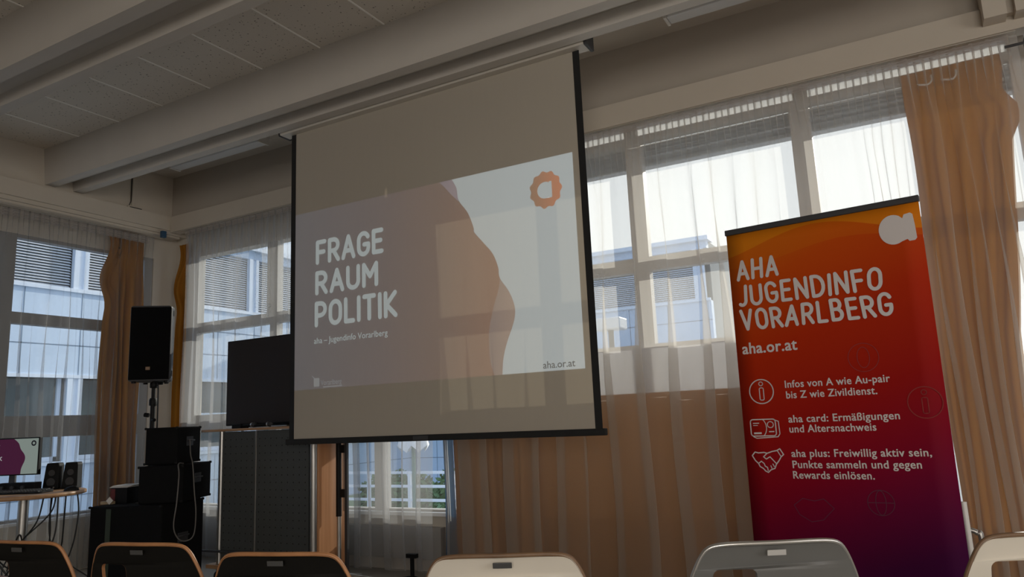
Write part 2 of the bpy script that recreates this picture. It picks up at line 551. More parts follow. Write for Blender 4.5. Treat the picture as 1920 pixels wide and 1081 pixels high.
GLYPH = {   # stroke letters: advance width, polylines (cap height 1)
    'A': (0.66, [[(0, 0), (0.33, 1), (0.66, 0)], [(0.11, 0.32), (0.55, 0.32)]]),
    'B': (0.56, [[(0, 0), (0, 1), (0.25, 1)] + arc(0.27, 0.76, 0.22, 0.24, 90, -90)[1:] + [(0.02, 0.52)], [(0.25, 0.52)] + arc(0.28, 0.26, 0.26, 0.26, 90, -90)[1:] + [(0, 0)]]),
    'D': (0.62, [[(0, 0), (0, 1), (0.2, 1)] + arc(0.2, 0.5, 0.42, 0.5, 90, -90)[1:] + [(0, 0)]]),
    'E': (0.48, [[(0.48, 1), (0, 1), (0, 0), (0.48, 0)], [(0, 0.52), (0.42, 0.52)]]),
    'F': (0.48, [[(0.48, 1), (0, 1), (0, 0)], [(0, 0.5), (0.42, 0.5)]]),
    'G': (0.60, [arc(0.30, 0.68, 0.30, 0.32, 25, 180) + arc(0.30, 0.32, 0.30, 0.32, 180, 360) + [(0.60, 0.46), (0.34, 0.46)]]),
    'H': (0.58, [[(0, 0), (0, 1)], [(0.58, 0), (0.58, 1)], [(0, 0.5), (0.58, 0.5)]]),
    'I': (0.0, [[(0, 0), (0, 1)]]),
    'J': (0.34, [[(0.34, 1), (0.34, 0.25)] + arc(0.12, 0.24, 0.22, 0.24, 0, -130)]),
    'K': (0.54, [[(0, 0), (0, 1)], [(0.52, 1), (0.05, 0.5), (0.54, 0)]]),
    'L': (0.44, [[(0, 1), (0, 0), (0.44, 0)]]),
    'M': (0.70, [[(0, 0), (0, 1), (0.35, 0.42), (0.70, 1), (0.70, 0)]]),
    'N': (0.60, [[(0, 0), (0, 1), (0.60, 0), (0.60, 1)]]),
    'O': (0.60, [arc(0.30, 0.66, 0.30, 0.34, 0, 180) + arc(0.30, 0.34, 0.30, 0.34, 180, 360) + [(0.60, 0.66)]]),
    'P': (0.54, [[(0, 0), (0, 1), (0.25, 1)] + arc(0.25, 0.72, 0.29, 0.28, 90, -90)[1:] + [(0, 0.44)]]),
    'R': (0.56, [[(0, 0), (0, 1), (0.26, 1)] + arc(0.26, 0.73, 0.28, 0.27, 90, -90)[1:] + [(0, 0.46)], [(0.26, 0.46), (0.56, 0)]]),
    'T': (0.56, [[(0, 1), (0.56, 1)], [(0.28, 1), (0.28, 0)]]),
    'U': (0.60, [[(0, 1), (0, 0.32)] + arc(0.30, 0.31, 0.30, 0.31, 180, 360) + [(0.60, 1)]]),
    'V': (0.64, [[(0, 1), (0.32, 0), (0.64, 1)]]),
}


def stroke_line(mb, txt, fn0, width, cap, weight, gap=0.30, wob=0.0, seed=1, up=1):
    """rounded stroke lettering: baseline from (0,0) to (width,0); fn(u,v)->3-D"""
    o0 = Vector(fn0(0, 0)); nrm = (Vector(fn0(.001, 0)) - o0).cross(Vector(fn0(0, .001)) - o0).normalized() * 1.2e-5 * up
    cnt = [0]

    def fn(u, v):          # each stroke lies a hair above the one before, like layered ink
        return tuple(Vector(fn0(u, v)) + nrm * cnt[0])
    rnd = random.Random(seed)
    tot = sum(GLYPH[c][0] for c in txt) + gap * (len(txt) - 1)
    kx = (width - weight) / tot
    ky = cap - weight
    x = 0.0
    hw = weight / 2
    for c in txt:
        w, polys = GLYPH[c]
        a = rnd.uniform(-wob, wob); dy = rnd.uniform(-wob, wob) * 0.4
        for pl in polys:
            q = []
            for (px, py) in pl:
                X = (x + px + (py - .5) * a) * kx + hw
                Y = (py + dy * (1 if py > .5 else .4)) * ky + hw
                q.append((X, Y))
            for (x0, y0), (x1, y1) in zip(q[:-1], q[1:]):
                L = math.hypot(x1 - x0, y1 - y0)
                if L < 1e-7: continue
                nx, ny = -(y1 - y0) / L * hw, (x1 - x0) / L * hw
                cnt[0] += 1
                mb.add([fn(x0 + nx, y0 + ny), fn(x0 - nx, y0 - ny), fn(x1 - nx, y1 - ny), fn(x1 + nx, y1 + ny)], [(0, 1, 2, 3)])
            for (px, py) in q:
                cs = circle(px, py, hw, 12)
                cnt[0] += 1
                mb.add([fn(*p) for p in cs], [tuple(range(12))])
        x += w + gap


def font_line(mb, txt, fn, width, cap, bold=0.02, spacing=1.0, up=1):
    """typeset line scaled to a width; fn(u,v)->3-D, baseline v=0"""
    cu = bpy.data.curves.new('lettering', 'FONT')
    cu.body = txt; cu.size = 1.0; cu.offset = min(bold, 0.004); cu.space_character = spacing
    cu.resolution_u = 3
    ob = bpy.data.objects.new('lettering', cu)
    COL.objects.link(ob)
    bpy.context.view_layer.update()
    dg = bpy.context.evaluated_depsgraph_get()
    me = bpy.data.meshes.new_from_object(ob.evaluated_get(dg))
    xs = [v.co.x for v in me.vertices]
    x0, x1 = min(xs), max(xs)
    kx = width / (x1 - x0)
    ky = cap / 0.70
    o0 = Vector(fn(0, 0)); nrm = (Vector(fn(.001, 0)) - o0).cross(Vector(fn(0, .001)) - o0).normalized() * 1.5e-5 * up
    e = max(0.0, bold - 0.004)
    shifts = [(0, 0)] if e == 0 else [(-e, -e * .5), (e, e * .5), (-e, e * .5), (e, -e * .5)]
    for k, (dx, dy) in enumerate(shifts):
        mb.add([tuple(Vector(fn((v.co.x + dx - x0) * kx, (v.co.y + dy) * ky)) + nrm * k) for v in me.vertices], [tuple(p.vertices) for p in me.polygons])
    bpy.data.objects.remove(ob); bpy.data.curves.remove(cu); bpy.data.meshes.remove(me)


def polyline_flat(mb, pts, fn, w, closed=False):
    n = len(pts)
    for i in range(n if closed else n - 1):
        (x0, y0), (x1, y1) = pts[i], pts[(i + 1) % n]
        L = math.hypot(x1 - x0, y1 - y0)
        if L < 1e-7: continue
        nx, ny = -(y1 - y0) / L * w / 2, (x1 - x0) / L * w / 2
        ex, ey = (x1 - x0) / L * w / 4, (y1 - y0) / L * w / 4
        mb.add([fn(x0 + nx - ex, y0 + ny - ey), fn(x0 - nx - ex, y0 - ny - ey), fn(x1 - nx + ex, y1 - ny + ey), fn(x1 + nx + ex, y1 + ny + ey)], [(0, 1, 2, 3)])


# ================================================================== ROOM SHELL
XL, XR, YB, YW = -6.75, 5.0, -6.0, 4.98        # inner faces
ZC = 3.70

struct(MB().box((XL - 0.3, YB - 0.3, -0.2), (XR + 0.3, YW + 0.3, 0.0)).build('floor', M['floor']), 'dark grey linoleum floor of the hall', 'floor')
struct(MB().box((XL - 0.3, YB - 0.3, 3.78), (XR + 0.3, YW + 0.3, 3.95)).build('ceiling', M['ceil']), 'smooth painted ceiling strip behind the concrete beams', 'ceiling')

# wall with the long window band (front) : parapet + head
wf = MB()
wf.box((XL - 0.3, YW, 0), (XR + 0.3, YW + 0.14, 0.43))
wf.box((XL - 0.3, YW, 3.28), (XR + 0.3, YW + 0.2, 3.78))
wf.box((XL - 0.3, YW, 2.94), (-2.90, YW + 0.12, 3.28))
wf.box((XL - 0.3, YW, 0.43), (-6.46, YW + 0.14, 2.94))
wf.box((2.0, YW, 0.43), (XR + 0.3, YW + 0.14, 3.28))
struct(wf.build('wall_front', M['plaster']), 'window wall behind the projection screen', 'wall')
wl = MB()
wl.box((XL - 0.15, YB - 0.3, 0), (XL, YW, 0.46))
wl.box((XL - 0.15, YB - 0.3, 2.93), (XL, YW, 3.78))
wl.box((XL - 0.15, 4.72, 0.46), (XL, YW, 2.93))
wl.box((XL - 0.15, YB - 0.3, 0.46), (XL, 1.0, 2.93))
struct(wl.build('wall_left', M['plaster']), 'left wall with the tall window by the computer table', 'wall')
wr = MB()
wr.box((XR, YB - 0.3, 0), (XR + 0.2, YW, 0.8)); wr.box((XR, YB - 0.3, 2.9), (XR + 0.2, YW, 3.78))
wr.box((XR, YB - 0.3, 0.8), (XR + 0.2, -1.6, 2.9)); wr.box((XR, 2.0, 0.8), (XR + 0.2, YW, 2.9))
struct(wr.build('wall_right', M['plaster']), 'right wall of the hall', 'wall')
wb = MB()
wb.box((XL, YB - 0.2, 0), (XR, YB, 0.6)); wb.box((XL, YB - 0.2, 2.95), (XR, YB, 3.78))
wb.box((XL, YB - 0.2, 0.6), (0.5, YB, 2.95)); wb.box((4.7, YB - 0.2, 0.6), (XR, YB, 2.95))
struct(wb.build('wall_back', M['plaster']), 'rear wall of the hall', 'wall')

# concrete lintels (ring beam) with the friezes above them
lf = MB()
lf.box((-6.55, 4.75, 3.18), (XR, 4.86, 3.345))
struct(lf.build('lintel_front', M['lintel']), 'pale lintel band over the front windows', 'lintel')
fz = MB()
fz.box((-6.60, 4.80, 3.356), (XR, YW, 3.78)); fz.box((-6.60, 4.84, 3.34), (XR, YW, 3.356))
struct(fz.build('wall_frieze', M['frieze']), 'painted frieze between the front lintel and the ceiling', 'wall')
ll = MB()
ll.box((XL, YB, 3.20), (-6.55, 4.98, 3.345))
ll.box((XL, YB, 3.345), (-6.60, 4.98, 3.78))
ll.box((XL, YB, 3.165), (-6.575, 4.98, 3.20))
ll.box((XL, YB, 3.145), (-6.60, 4.9, 3.165))
struct(ll.build('lintel_left', M['lintel']), 'pale lintel band over the left window', 'lintel')

# acoustic ceiling fields between the beams, with white seams running across
seam_x = [-6.08 + 0.5525 * i for i in range(21)]
pairs = [(3.51, 3.85), (2.18, 2.54), (0.85, 1.21), (-0.48, -0.12), (-1.81, -1.45), (-3.14, -2.78), (-4.47, -4.11)]
fi = 0
for i, (y0, y1) in enumerate(pairs[:-1]):
    ya, yb = pairs[i + 1][1] + 0.02, y0 - 0.005
    t = MB().box((-6.6, ya, ZC), (XR, yb, 3.78))
    o = struct(t.build('ceiling_tiles', M['tile']), 'speckled acoustic tile field between two concrete beams', 'ceiling')
    s = MB()
    for x in seam_x:
        if x < XR:
            s.box((x - 0.006, ya + 0.005, ZC - 0.003), (x + 0.006, yb - 0.005, ZC + 0.01))
    s.build('seam', M['seam'], o)
# twin-legged prefabricated concrete beams
for i, (y0, y1) in enumerate(pairs):
    b = MB()
    for (ya, yb, dz) in ((y0, y0 + 0.10, 0), (y1 - 0.09, y1, 0)):
        ins = 0.035 if ya == y0 else -0.0
        zb = 3.375
        prof = [(ya + 0.012, zb), (yb, zb), (yb, 3.78), (ya - 0.02, 3.78)]
        vs = [(-6.6, p[0], p[1]) for p in prof] + [(XR, p[0], p[1]) for p in prof]
        b.add(vs, [(0, 1, 2, 3), (7, 6, 5, 4), (0, 4, 5, 1), (1, 5, 6, 2), (2, 6, 7, 3), (3, 7, 4, 0)])
    b.box((-6.6, y0 + 0.05, 3.46), (XR, y1 - 0.03, 3.78))
    struct(b.build('ceiling_beam', M['beam']), None)

# pilaster stubs notched over the front lintel, at the right
pp = MB()
pp.box((0.55, 4.64, 3.235), (0.66, 4.80, 3.78)); pp.box((0.70, 4.64, 3.235), (0.82, 4.80, 3.78))
pp.box((0.65, 4.70, 3.26), (0.71, 4.80, 3.78))
struct(pp.build('pillar_stub', M['lintel']), 'pale concrete stubs notched over the lintel, upper right', 'pillar')

# convector rail along the parapet
cv = MB()
cv.box((-6.4, 4.91, 0.10), (-3.40, 4.98, 0.34))
struct(cv.build('baseboard_front', M['frame_dark']), 'grey convector casing along the foot of the window wall', 'convector')


# ================================================================== WINDOWS
def window_front(n, x0, x1, topglass, fm, handle=False):
    m = MB()
    y0, y1 = 4.985, 5.06
    def bar(xa, xb, za, zb, ya=y0, yb=y1): m.box((xa, ya, za), (xb, yb, zb))
    ztop = 3.275 if topglass else 2.94
    fw = 0.045
    bar(x0, x0 + fw, 0.43, ztop); bar(x1 - fw, x1, 0.43, ztop)
    bar(x0 + fw, x1 - fw, 0.43, 0.47); bar(x0 + fw, x1 - fw, 2.145, 2.245)
    if topglass:
        bar(x0 + fw, x1 - fw, 3.108, 3.156); bar(x0 + fw, x1 - fw, 3.26, 3.275)
    else:
        bar(x0 + fw, x1 - fw, 1.17, 1.32)
    if handle:      # opening sash, slightly proud
        zs = 3.115 if topglass else ztop
        bar(x0 + fw, x0 + fw + .035, 2.245, zs, 4.975, 5.05); bar(x1 - fw - .035, x1 - fw, 2.245, zs, 4.975, 5.05)
        bar(x0 + fw, x0 + fw + .03, .47, 2.145, 4.975, 5.05)
    w = struct(m.build('window_%d' % n, fm), 'painted frame of the front window band', 'window')
    g = MB().box((x0 + .04, 5.02, .44), (x1 - .04, 5.026, ztop - .005))
    g.build('pane', M['glass'], w)
    if topglass:
        MB().box((x0 + .04, 5.03, 3.15), (x1 - .04, 5.034, 3.265)).build('frosted_fanlight', M['frost'], w)
    s = MB().box((x0 - .0, 4.93, 0.425), (x1 + .0, 4.99, 0.452)); s.build('sill_board', M['sill'], w)
    if handle:
        h = MB().box((x1 - .05, 4.95, 2.30), (x1 - .03, 4.985, 2.33)).box((x1 - .048, 4.945, 2.20), (x1 - .032, 4.957, 2.33))
        h.build('handle', M['metal'], w, 0.003)
    return w


mull = [-6.46, -5.31, -4.06, -2.86, -1.67, -0.48, 0.72, 2.0]
for i in range(7):
    window_front(i + 1, mull[i], mull[i + 1], mull[i] > -2.9, M['frame'], handle=(i in (0, 2, 4)))


# added blind, unseen behind the projection screen, keeps sun off its left part
w3 = [o for o in COL.objects if o.name == 'window_3'][0]
b = MB()
for k in range(26):
    z = 1.24 + k * 0.068
    b.box((-4.03, -.040, -.001), (-2.88, .040, .001), Matrix.Translation((0, 5.13, z)) @ Matrix.Rotation(1.28, 4, 'X'))
b.build('added_sun_blocker', M['blind_grey'], w3)


def window_left(n, y0, y1):
    m = MB()
    a, b = XL - 0.09, XL - 0.01
    def bar(ya, yb, za, zb): m.box((a, ya, za), (b, yb, zb))
    bar(y0, y0 + .09, .46, 2.93); bar(y1 - .09, y1, .46, 2.93)
    bar(y0 + .09, y1 - .09, .46, .50); bar(y0 + .09, y1 - .09, 2.145, 2.245); bar(y0 + .09, y1 - .09, 1.17, 1.355); bar(y0 + .09, y1 - .09, 2.90, 2.93)
    w = struct(m.build('window_%d' % n, M['frame_dark']), 'grey frame of the left window', 'window')
    MB().box((XL - .055, y0 + .08, .47), (XL - .049, y1 - .08, 2.92)).build('pane', M['glass'], w)
    MB().box((XL - .02, y0, .455), (XL + .05, y1, .478)).build('sill_board', M['sill'], w)


window_left(8, 3.32, 4.72)
window_left(9, 2.05, 3.32)
window_left(10, 1.0, 2.05)

# back and right windows of the hall (behind the camera)
for n, (xa, xb) in enumerate(((0.5, 2.6), (2.6, 4.7))):
    m = MB()
    m.box((xa, YB - .12, .6), (xa + .06, YB - .04, 2.95)).box((xb - .06, YB - .12, .6), (xb, YB - .04, 2.95)).box((xa + .06, YB - .12, .6), (xb - .06, YB - .04, .66)).box((xa + .06, YB - .12, 2.89), (xb - .06, YB - .04, 2.95))
    struct(m.build('window_%d' % (11 + n), M['frame']), 'window frame in the rear wall', 'window')
for n, (ya, yb) in enumerate(((-1.6, 0.2), (0.2, 2.0))):
    m = MB()
    m.box((XR + .04, ya, .8), (XR + .12, ya + .06, 2.9)).box((XR + .04, yb - .06, .8), (XR + .12, yb, 2.9)).box((XR + .04, ya + .06, .8), (XR + .12, yb - .06, .86)).box((XR + .04, ya + .06, 2.84), (XR + .12, yb - .06, 2.9))
    struct(m.build('window_%d' % (13 + n), M['frame']), 'window frame in the right wall', 'window')

# raised outdoor venetian blinds above the front panes (right half)
for i in range(3, 6):
    b = MB()
    x0, x1 = mull[i] + .015, mull[i + 1] - .015
    for k in range(12):
        z = 2.962 + k * 0.0135
        rot = Matrix.Translation((0, 5.12, z)) @ Matrix.Rotation(random.uniform(-.25, .25), 4, 'X')
        b.box((x0, -.035, -.0015), (x1, .035, .0015), rot)
    b.box((x0, 5.08, 2.943), (x1, 5.16, 2.957))
    tag(b.build('raised_blind', M['blind_grey']), ('bunched grey outdoor blind over the window directly right of the screen' if i == 3 else
        'bunched grey outdoor blind over the window above the banner' if i == 4 else 'bunched grey outdoor blind partly behind the right ochre curtain'), 'blind', 'raised outdoor blinds')


# ================================================================== CURTAINS
def smoothstep(a, b, x):
    t = min(1, max(0, (x - a) / (b - a)))
    return t * t * (3 - 2 * t)


def pleated(axis, s0, s1, base, ztop, zbot, head, period, amp, fold, seed, rows=26, cols_per=9, edge=None, pinch=0.0, dense=None):
    """hanging pleated cloth. axis 'x' runs along X at Y=base, 'y' along Y at X=base.
    head: pinch pitch at the heading; period: loose fold pitch lower down; fold: how far folds double back"""
    rnd = random.Random(seed)
    L = abs(s1 - s0)
    n = int(L / head) * cols_per
    # irregular loose folds: monotone phase built from random widths
    ks = [0.0]
    while ks[-1] < L + period:
        pz = period if dense is None or ks[-1] < dense[0] else dense[1]
        ks.append(ks[-1] + pz * rnd.uniform(0.6, 1.4))
    amps = [rnd.uniform(0.6, 1.25) * (1.0 if dense is None or k < dense[0] else dense[1] / period * 1.15) for k in ks]

    def phase(s):
        for i in range(len(ks) - 1):
            if s <= ks[i + 1]:
                f = (s - ks[i]) / (ks[i + 1] - ks[i])
                return i + f, amps[i] * (1 - f) + amps[min(i + 1, len(amps) - 1)] * f
        return len(ks), 1.0
    vs = []; fs = []
    sg = 1 if s1 > s0 else -1
    for r in range(rows + 1):
        tt = r / rows
        tt = tt ** 1.5 if r < rows else 1.0
        z = ztop + (zbot - ztop) * tt
        d = ztop - z
        lo = smoothstep(0.03, 0.55, d)
        for c in range(n + 1):
            s = L * c / n
            ph, a = phase(s)
            th = 2 * PI * ph
            hp = 2 * PI * s / head
            drift = 0.012 * math.sin(3.1 * z + ph * 1.7) * lo
            ds = -fold * a * math.sin(2 * th) * (lo if fold < .03 else .25 * lo + .75 * smoothstep(0.5, 1.9, d)) + drift
            off = amp * a * math.sin(th) * lo + (1 - lo) * 0.010 * (abs(math.sin(hp / 2)) ** 4) + lo * 0.002 * math.sin(hp)
            ds += (1 - smoothstep(0.05, 0.45, d)) * -pinch * math.sin(2 * hp)
            off += (1 - smoothstep(0.05, 0.45, d)) * pinch * .5 * math.sin(hp)
            q = s + ds
            if edge:
                q = edge(q, z, L)
            if axis == 'x':
                vs.append((s0 + sg * q, base + off, z))
            else:
                vs.append((base + off, s0 + sg * q, z))
    w = n + 1
    for r in range(rows):
        for c in range(n):
            fs.append((r * w + c, r * w + c + 1, (r + 1) * w + c + 1, (r + 1) * w + c))
    return MB().add(vs, fs, True)


def heading(axis, s0, s1, base, z0, z1, pitch, seed):
    """gathered heading tape: narrow upright tucks on a flat band"""
    b = MB(); rnd = random.Random(seed)
    L = s1 - s0
    for k in range(int(L / pitch)):
        a = s0 + k * pitch + rnd.uniform(-.006, .006)
        for (u0, u1, o) in ((a, a + pitch * .8, -.004), (a + pitch * .78, a + pitch * 1.0, -.014)):
            for zz in range(3):
                za = z0 + (z1 - z0) * zz / 3; zb = za + (z1 - z0) / 3 * .78
                if axis == 'x': b.add([(u0, base + o, za), (u1, base + o, za), (u1, base + o, zb), (u0, base + o, zb)], [(0, 1, 2, 3)])
                else: b.add([(base - o, u0, za), (base - o, u1, za), (base - o, u1, zb), (base - o, u0, zb)], [(0, 1, 2, 3)])
    return b


# sheers along the window wall: one drawn from the corner, one over the right half
for (xa, xb, mk, sd, dn_, lab) in ((-6.36, -3.41, 'sheer_left', 5, None, 'white sheer curtain pleated over the front window between the corner and the blue curtain edge'),
                                   (-3.25, 0.70, 'sheer', 3, (3.04, 0.13), 'long white sheer curtain over the right half of the front window behind the banner')):
    c1 = empty('sheer_curtain', (xa, 4.72, 0))
    tag(c1, lab, 'curtain')
    L1 = Matrix.Translation((-xa, -4.72, 0))
    for nm, mb, mt in (('voile', pleated('x', xa, xb, 4.80, 3.172, 0.035, 0.085, 0.42 if dn_ else 0.26, 0.030, 0.080 if dn_ else 0.048, sd, cols_per=16, pinch=0.016, dense=dn_), M[mk]),
                       ('heading_tape', heading('x', xa, xb, 4.79, 3.122, 3.172, 0.085, 4), M['tape'])):
        mb.v = [tuple(L1 @ Vector(p)) for p in mb.v]
        mb.build(nm, mt, c1)
c2 = empty('sheer_curtain', (-6.60, 0, 0))
tag(c2, 'white sheer curtain pleated over the left window beside the computer table', 'curtain')
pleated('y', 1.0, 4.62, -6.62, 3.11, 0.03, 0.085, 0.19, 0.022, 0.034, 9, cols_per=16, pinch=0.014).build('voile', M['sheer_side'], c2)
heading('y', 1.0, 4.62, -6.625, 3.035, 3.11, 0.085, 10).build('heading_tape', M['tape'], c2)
for o in COL.objects:
    if o.parent == c2: o.location.x += 6.60

# rails
rl = MB().box((-6.5, 4.762, 3.174), (0.70, 4.83, 3.1795))
tag(rl.build('curtain_rail', M['rail']), 'metal curtain rail under the front lintel above the long sheer', 'curtain rail')
rl = MB().box((-6.66, 1.0, 3.122), (-6.60, 4.74, 3.145))
tag(rl.build('curtain_rail', M['rail']), 'metal curtain rail under the left lintel, shorter and ending at the corner post', 'curtain rail')


# ochre curtains
def edge_wavy(q, z, L):
    k = 0.05 * math.sin(z * 9.0) * smoothstep(2.2, 2.6, z) if q < 0.12 else 0
    return q + k


XR_Z = [(0.0, .47), (1.5, .50), (1.86, .545), (2.617, .635), (2.70, .676), (2.80, .677), (2.90, .612), (3.12, .636)]


def edge_open(q, z, L):
    # right edge is caught up and hooks out near the top
    for (za, xa), (zb, xb) in zip(XR_Z[:-1], XR_Z[1:]):
        if za <= z <= zb:
            xr = xa + (xb - xa) * (z - za) / (zb - za)
            return q * (xr - .11) / L
    return q


oc = tag(pleated('x', 0.11, 0.65, 4.89, 3.115, 0.04, 0.05, 0.105, 0.034, 0.008, 21, rows=60, edge=edge_open).build('ochre_curtain', M['ochre']),
         'ochre side curtain drawn open at the right of the banner', 'curtain', None)
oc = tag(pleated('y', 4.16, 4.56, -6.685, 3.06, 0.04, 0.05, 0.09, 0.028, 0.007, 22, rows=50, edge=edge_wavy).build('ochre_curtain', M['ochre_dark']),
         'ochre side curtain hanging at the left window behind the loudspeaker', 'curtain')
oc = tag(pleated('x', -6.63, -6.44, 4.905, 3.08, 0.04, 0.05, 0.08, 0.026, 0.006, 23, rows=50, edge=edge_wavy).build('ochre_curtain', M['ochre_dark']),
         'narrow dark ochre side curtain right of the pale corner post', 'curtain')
# hooks on the right curtain top
for k, x in enumerate((0.22, 0.345)):
    h = MB().tube(smooth_pts([(x + .05, 4.845, 3.06), (x + .05, 4.84, 3.03), (x + .03, 4.84, 3.005), (x - .01, 4.84, 3.01), (x - .03, 4.84, 3.02)], 4), 0.006, 8)
    tag(h.build('curtain_hook', M['white_plastic']), 'white plastic hook at the top of the right ochre curtain, ' + ('the left one of two' if k == 0 else 'the right one of two'), 'hook', 'white curtain hooks')
# bracket hardware at the right end of the rail
hb = MB().box((0.73, 4.74, 3.06), (0.84, 4.80, 3.12)).box((0.735, 4.72, 3.085), (0.95, 4.738, 3.105)).tube([(0.63, 4.71, 3.07), (1.0, 4.71, 3.075)], 0.008).box((0.76, 4.70, 3.06), (0.80, 4.74, 3.11)).box((0.75, 4.77, 3.10), (0.80, 4.80, 3.185))
tag(hb.build('rail_bracket', M['dgrey']), 'dark bracket hardware at the right end of the front curtain rail', 'bracket')
# half-height brown curtain with white header, right half of the window wall
hc = empty('half_height_curtain', (-1.5, 4.90, 0))
tag(hc, 'brown curtain, half height with a white upper strip, under the panes right of the screen', 'curtain')
pleated('x', -3.24, -2.50, 4.880, 3.10, 0.03, 0.06, 0.11, 0.018, 0.006, 31, rows=30).build('gathered_cloth', M['brown'], hc)  # taller than its visible foot: unseen upper part added to edge the sun patch
pleated('x', -2.62, 0.09, 4.915, 1.285, 0.03, 0.2, 0.8, 0.010, 0.0, 32, rows=14).build('smooth_cloth', M['brown'], hc)
MB().box((-2.60, 4.912, 1.285), (0.09, 4.918, 1.60)).build('white_strip', M['white_cloth'], hc)
MB().box((-2.46, 4.900, 1.588), (0.09, 4.918, 1.616)).build('top_rail', M['sill'], hc)
pleated('x', -3.34, -3.235, 4.885, 3.10, 0.03, 0.05, 0.10, 0.012, 0.0, 33, rows=14).build('blue_edge', M['blue_cloth'], hc)
for o in COL.objects:
    if o.parent == hc: o.location = (1.5, -4.90, 0)

# ================================================================== CEILING FITTINGS
for k, (x0, x1) in enumerate(((-6.12, -4.90), (-1.19, 0.05))):
    f = empty('fluorescent_light', ((x0 + x1) / 2, 4.46, 3.70))
    tag(f, ['white fluorescent batten on the ceiling left of the screen near the corner', 'white fluorescent batten on the ceiling right of the screen case'][k], 'light', 'fluorescent battens behind the last beam')
    MB().box((x0, 4.39, 3.735), (x1, 4.53, 3.78)).build('housing', M['white_plastic'], f, 0.004, Matrix.Identity(4))
    MB().box((x0 + .02, 4.405, 3.68), (x1 - .02, 4.515, 3.735)).build('diffuser', M['lamp_tube'], f, 0.012, Matrix.Identity(4))
    for x in (x0, x1 - .02):
        MB().box((x, 4.40, 3.675), (x + .02, 4.52, 3.735)).build('end_cap', M['white_plastic'], f, 0.004, Matrix.Identity(4))
    for o in COL.objects:
        if o.parent == f: o.location = -f.location

cd = MB().box((-6.60, 4.345, 3.36), (-6.585, 4.375, 3.70)).box((-6.60, 4.30, 3.346), (-6.575, 4.375, 3.37))
tag(cd.build('cable_duct', M['lintel']), 'slim pale cable duct running up the frieze near the corner', 'cable duct')
cbl = MB().tube([(-6.59, 4.335, 3.70), (-6.59, 4.335, 3.42), (-6.585, 4.31, 3.36), (-6.56, 4.33, 3.353), (-6.555, 4.43, 3.352)], 0.004, 8)
tag(cbl.build('wall_cable', M['cable']), 'thin dark cable along the duct and lintel near the corner', 'cable')
bt = MB().box((-6.555, 4.64, 3.105), (-6.515, 4.69, 3.175))
tag(bt.build('blue_clip', M['blue_tape'], None, 0.006), 'small blue clip under the lintel in the room corner', 'clip')

# ================================================================== PROJECTION SCREEN
YS = 3.93
SK = 3.93 / 3.70          # all screen measures below are in units of 1/SK metre
ps = empty('projection_screen', (-2.64 * SK, YS, 1.15 - 0.105 * SK))
tag(ps, 'large roll-down projection screen with black border hanging from the beam', 'projection screen')
I4 = Matrix.Identity(4)
def scr(mb, name, mat, parent=ps, bevel=0.0):
    return mb.build(name, mat, parent, bevel)
L0 = Vector((-2.64, YS, 1.045))
def sp_(x, z, y=0.0): return ((x - L0.x) * SK, y, (z - L0.z) * SK)
cs = MB()
prof = [(-.055, 3.238), (.045, 3.238), (.06, 3.255), (.06, 3.36), (-.07, 3.36), (-.07, 3.262)]
vs = [sp_(-3.84, p[1], p[0]) for p in prof] + [sp_(-1.455, p[1], p[0]) for p in prof]
n6 = len(prof)
cs.add(vs, [tuple(range(n6)), tuple(range(2 * n6 - 1, n6 - 1, -1))] + [(i, (i + 1) % n6, n6 + (i + 1) % n6, n6 + i) for i in range(n6)])
scr(cs, 'case', M['case_white'])
for (xa, xb) in ((-3.86, -3.84), (-1.455, -1.435)):
    e = MB()
    pr = [(-.055, 3.234), (.065, 3.234), (.065, 3.365), (-.075, 3.365)]
    vs = [sp_(xa, p[1], p[0]) for p in pr] + [sp_(xb, p[1], p[0]) for p in pr]
    e.add(vs, [(0, 1, 2, 3), (7, 6, 5, 4), (0, 4, 5, 1), (1, 5, 6, 2), (2, 6, 7, 3), (3, 7, 4, 0)])
    scr(e, 'end_cap', M['dgrey'], ps, 0.004)
MB().add([sp_(-3.735, 1.075), sp_(-1.548, 1.075), sp_(-1.548, 3.240), sp_(-3.735, 3.240)], [(0, 1, 2, 3)]).build('fabric', M['fabric'], ps)
MB().box(sp_(-3.778, 1.075, -.0012), sp_(-3.735, 3.240, .0)).build('black_border', M['black_matt'], ps)
MB().box(sp_(-1.548, 1.075, -.0012), sp_(-1.506, 3.240, .0)).build('black_border', M['black_matt'], ps)
bb = MB().box(sp_(-3.80, 1.043, -.016), sp_(-1.485, 1.080, .016))
BB = bb.build('bottom_bar', M['black_matt'], ps, 0.005)
tg = MB().box(sp_(-2.735, 1.049, -.019), sp_(-2.625, 1.074, -.0155)).build('bar_badge', M['dgrey'], BB)

# ---- the projected slide (light on the fabric)
YP = -.0030
def SL(x, z): return sp_(x, z, YP)
def SL2(x, z): return sp_(x, z, YP - .0008)
sx0, sx1, sz0, sz1 = -3.745, -1.585, 1.402, 2.633
sx0 = -3.733
blob = [tuple(p) for p in smooth_pts([(-2.409, 2.633), (-2.376, 2.571), (-2.363, 2.49), (-2.300, 2.40), (-2.262, 2.30), (-2.258, 2.270), (-2.194, 2.193), (-2.135, 2.119), (-2.102, 2.033), (-2.094, 1.968),
        (-2.037, 1.881), (-2.005, 1.799), (-2.003, 1.737), (-2.022, 1.676), (-2.062, 1.587), (-2.091, 1.497), (-2.102, 1.402)], 5)]
inner = [tuple(p) for p in smooth_pts([(-2.505, 2.633), (-2.47, 2.60), (-2.424, 2.546), (-2.367, 2.485)], 5)]
wave2 = [tuple(p) for p in smooth_pts([(-2.094, 1.968), (-2.104, 1.905), (-2.149, 1.784), (-2.18, 1.661), (-2.184, 1.567), (-2.178, 1.473), (-2.155, 1.402)], 5)]
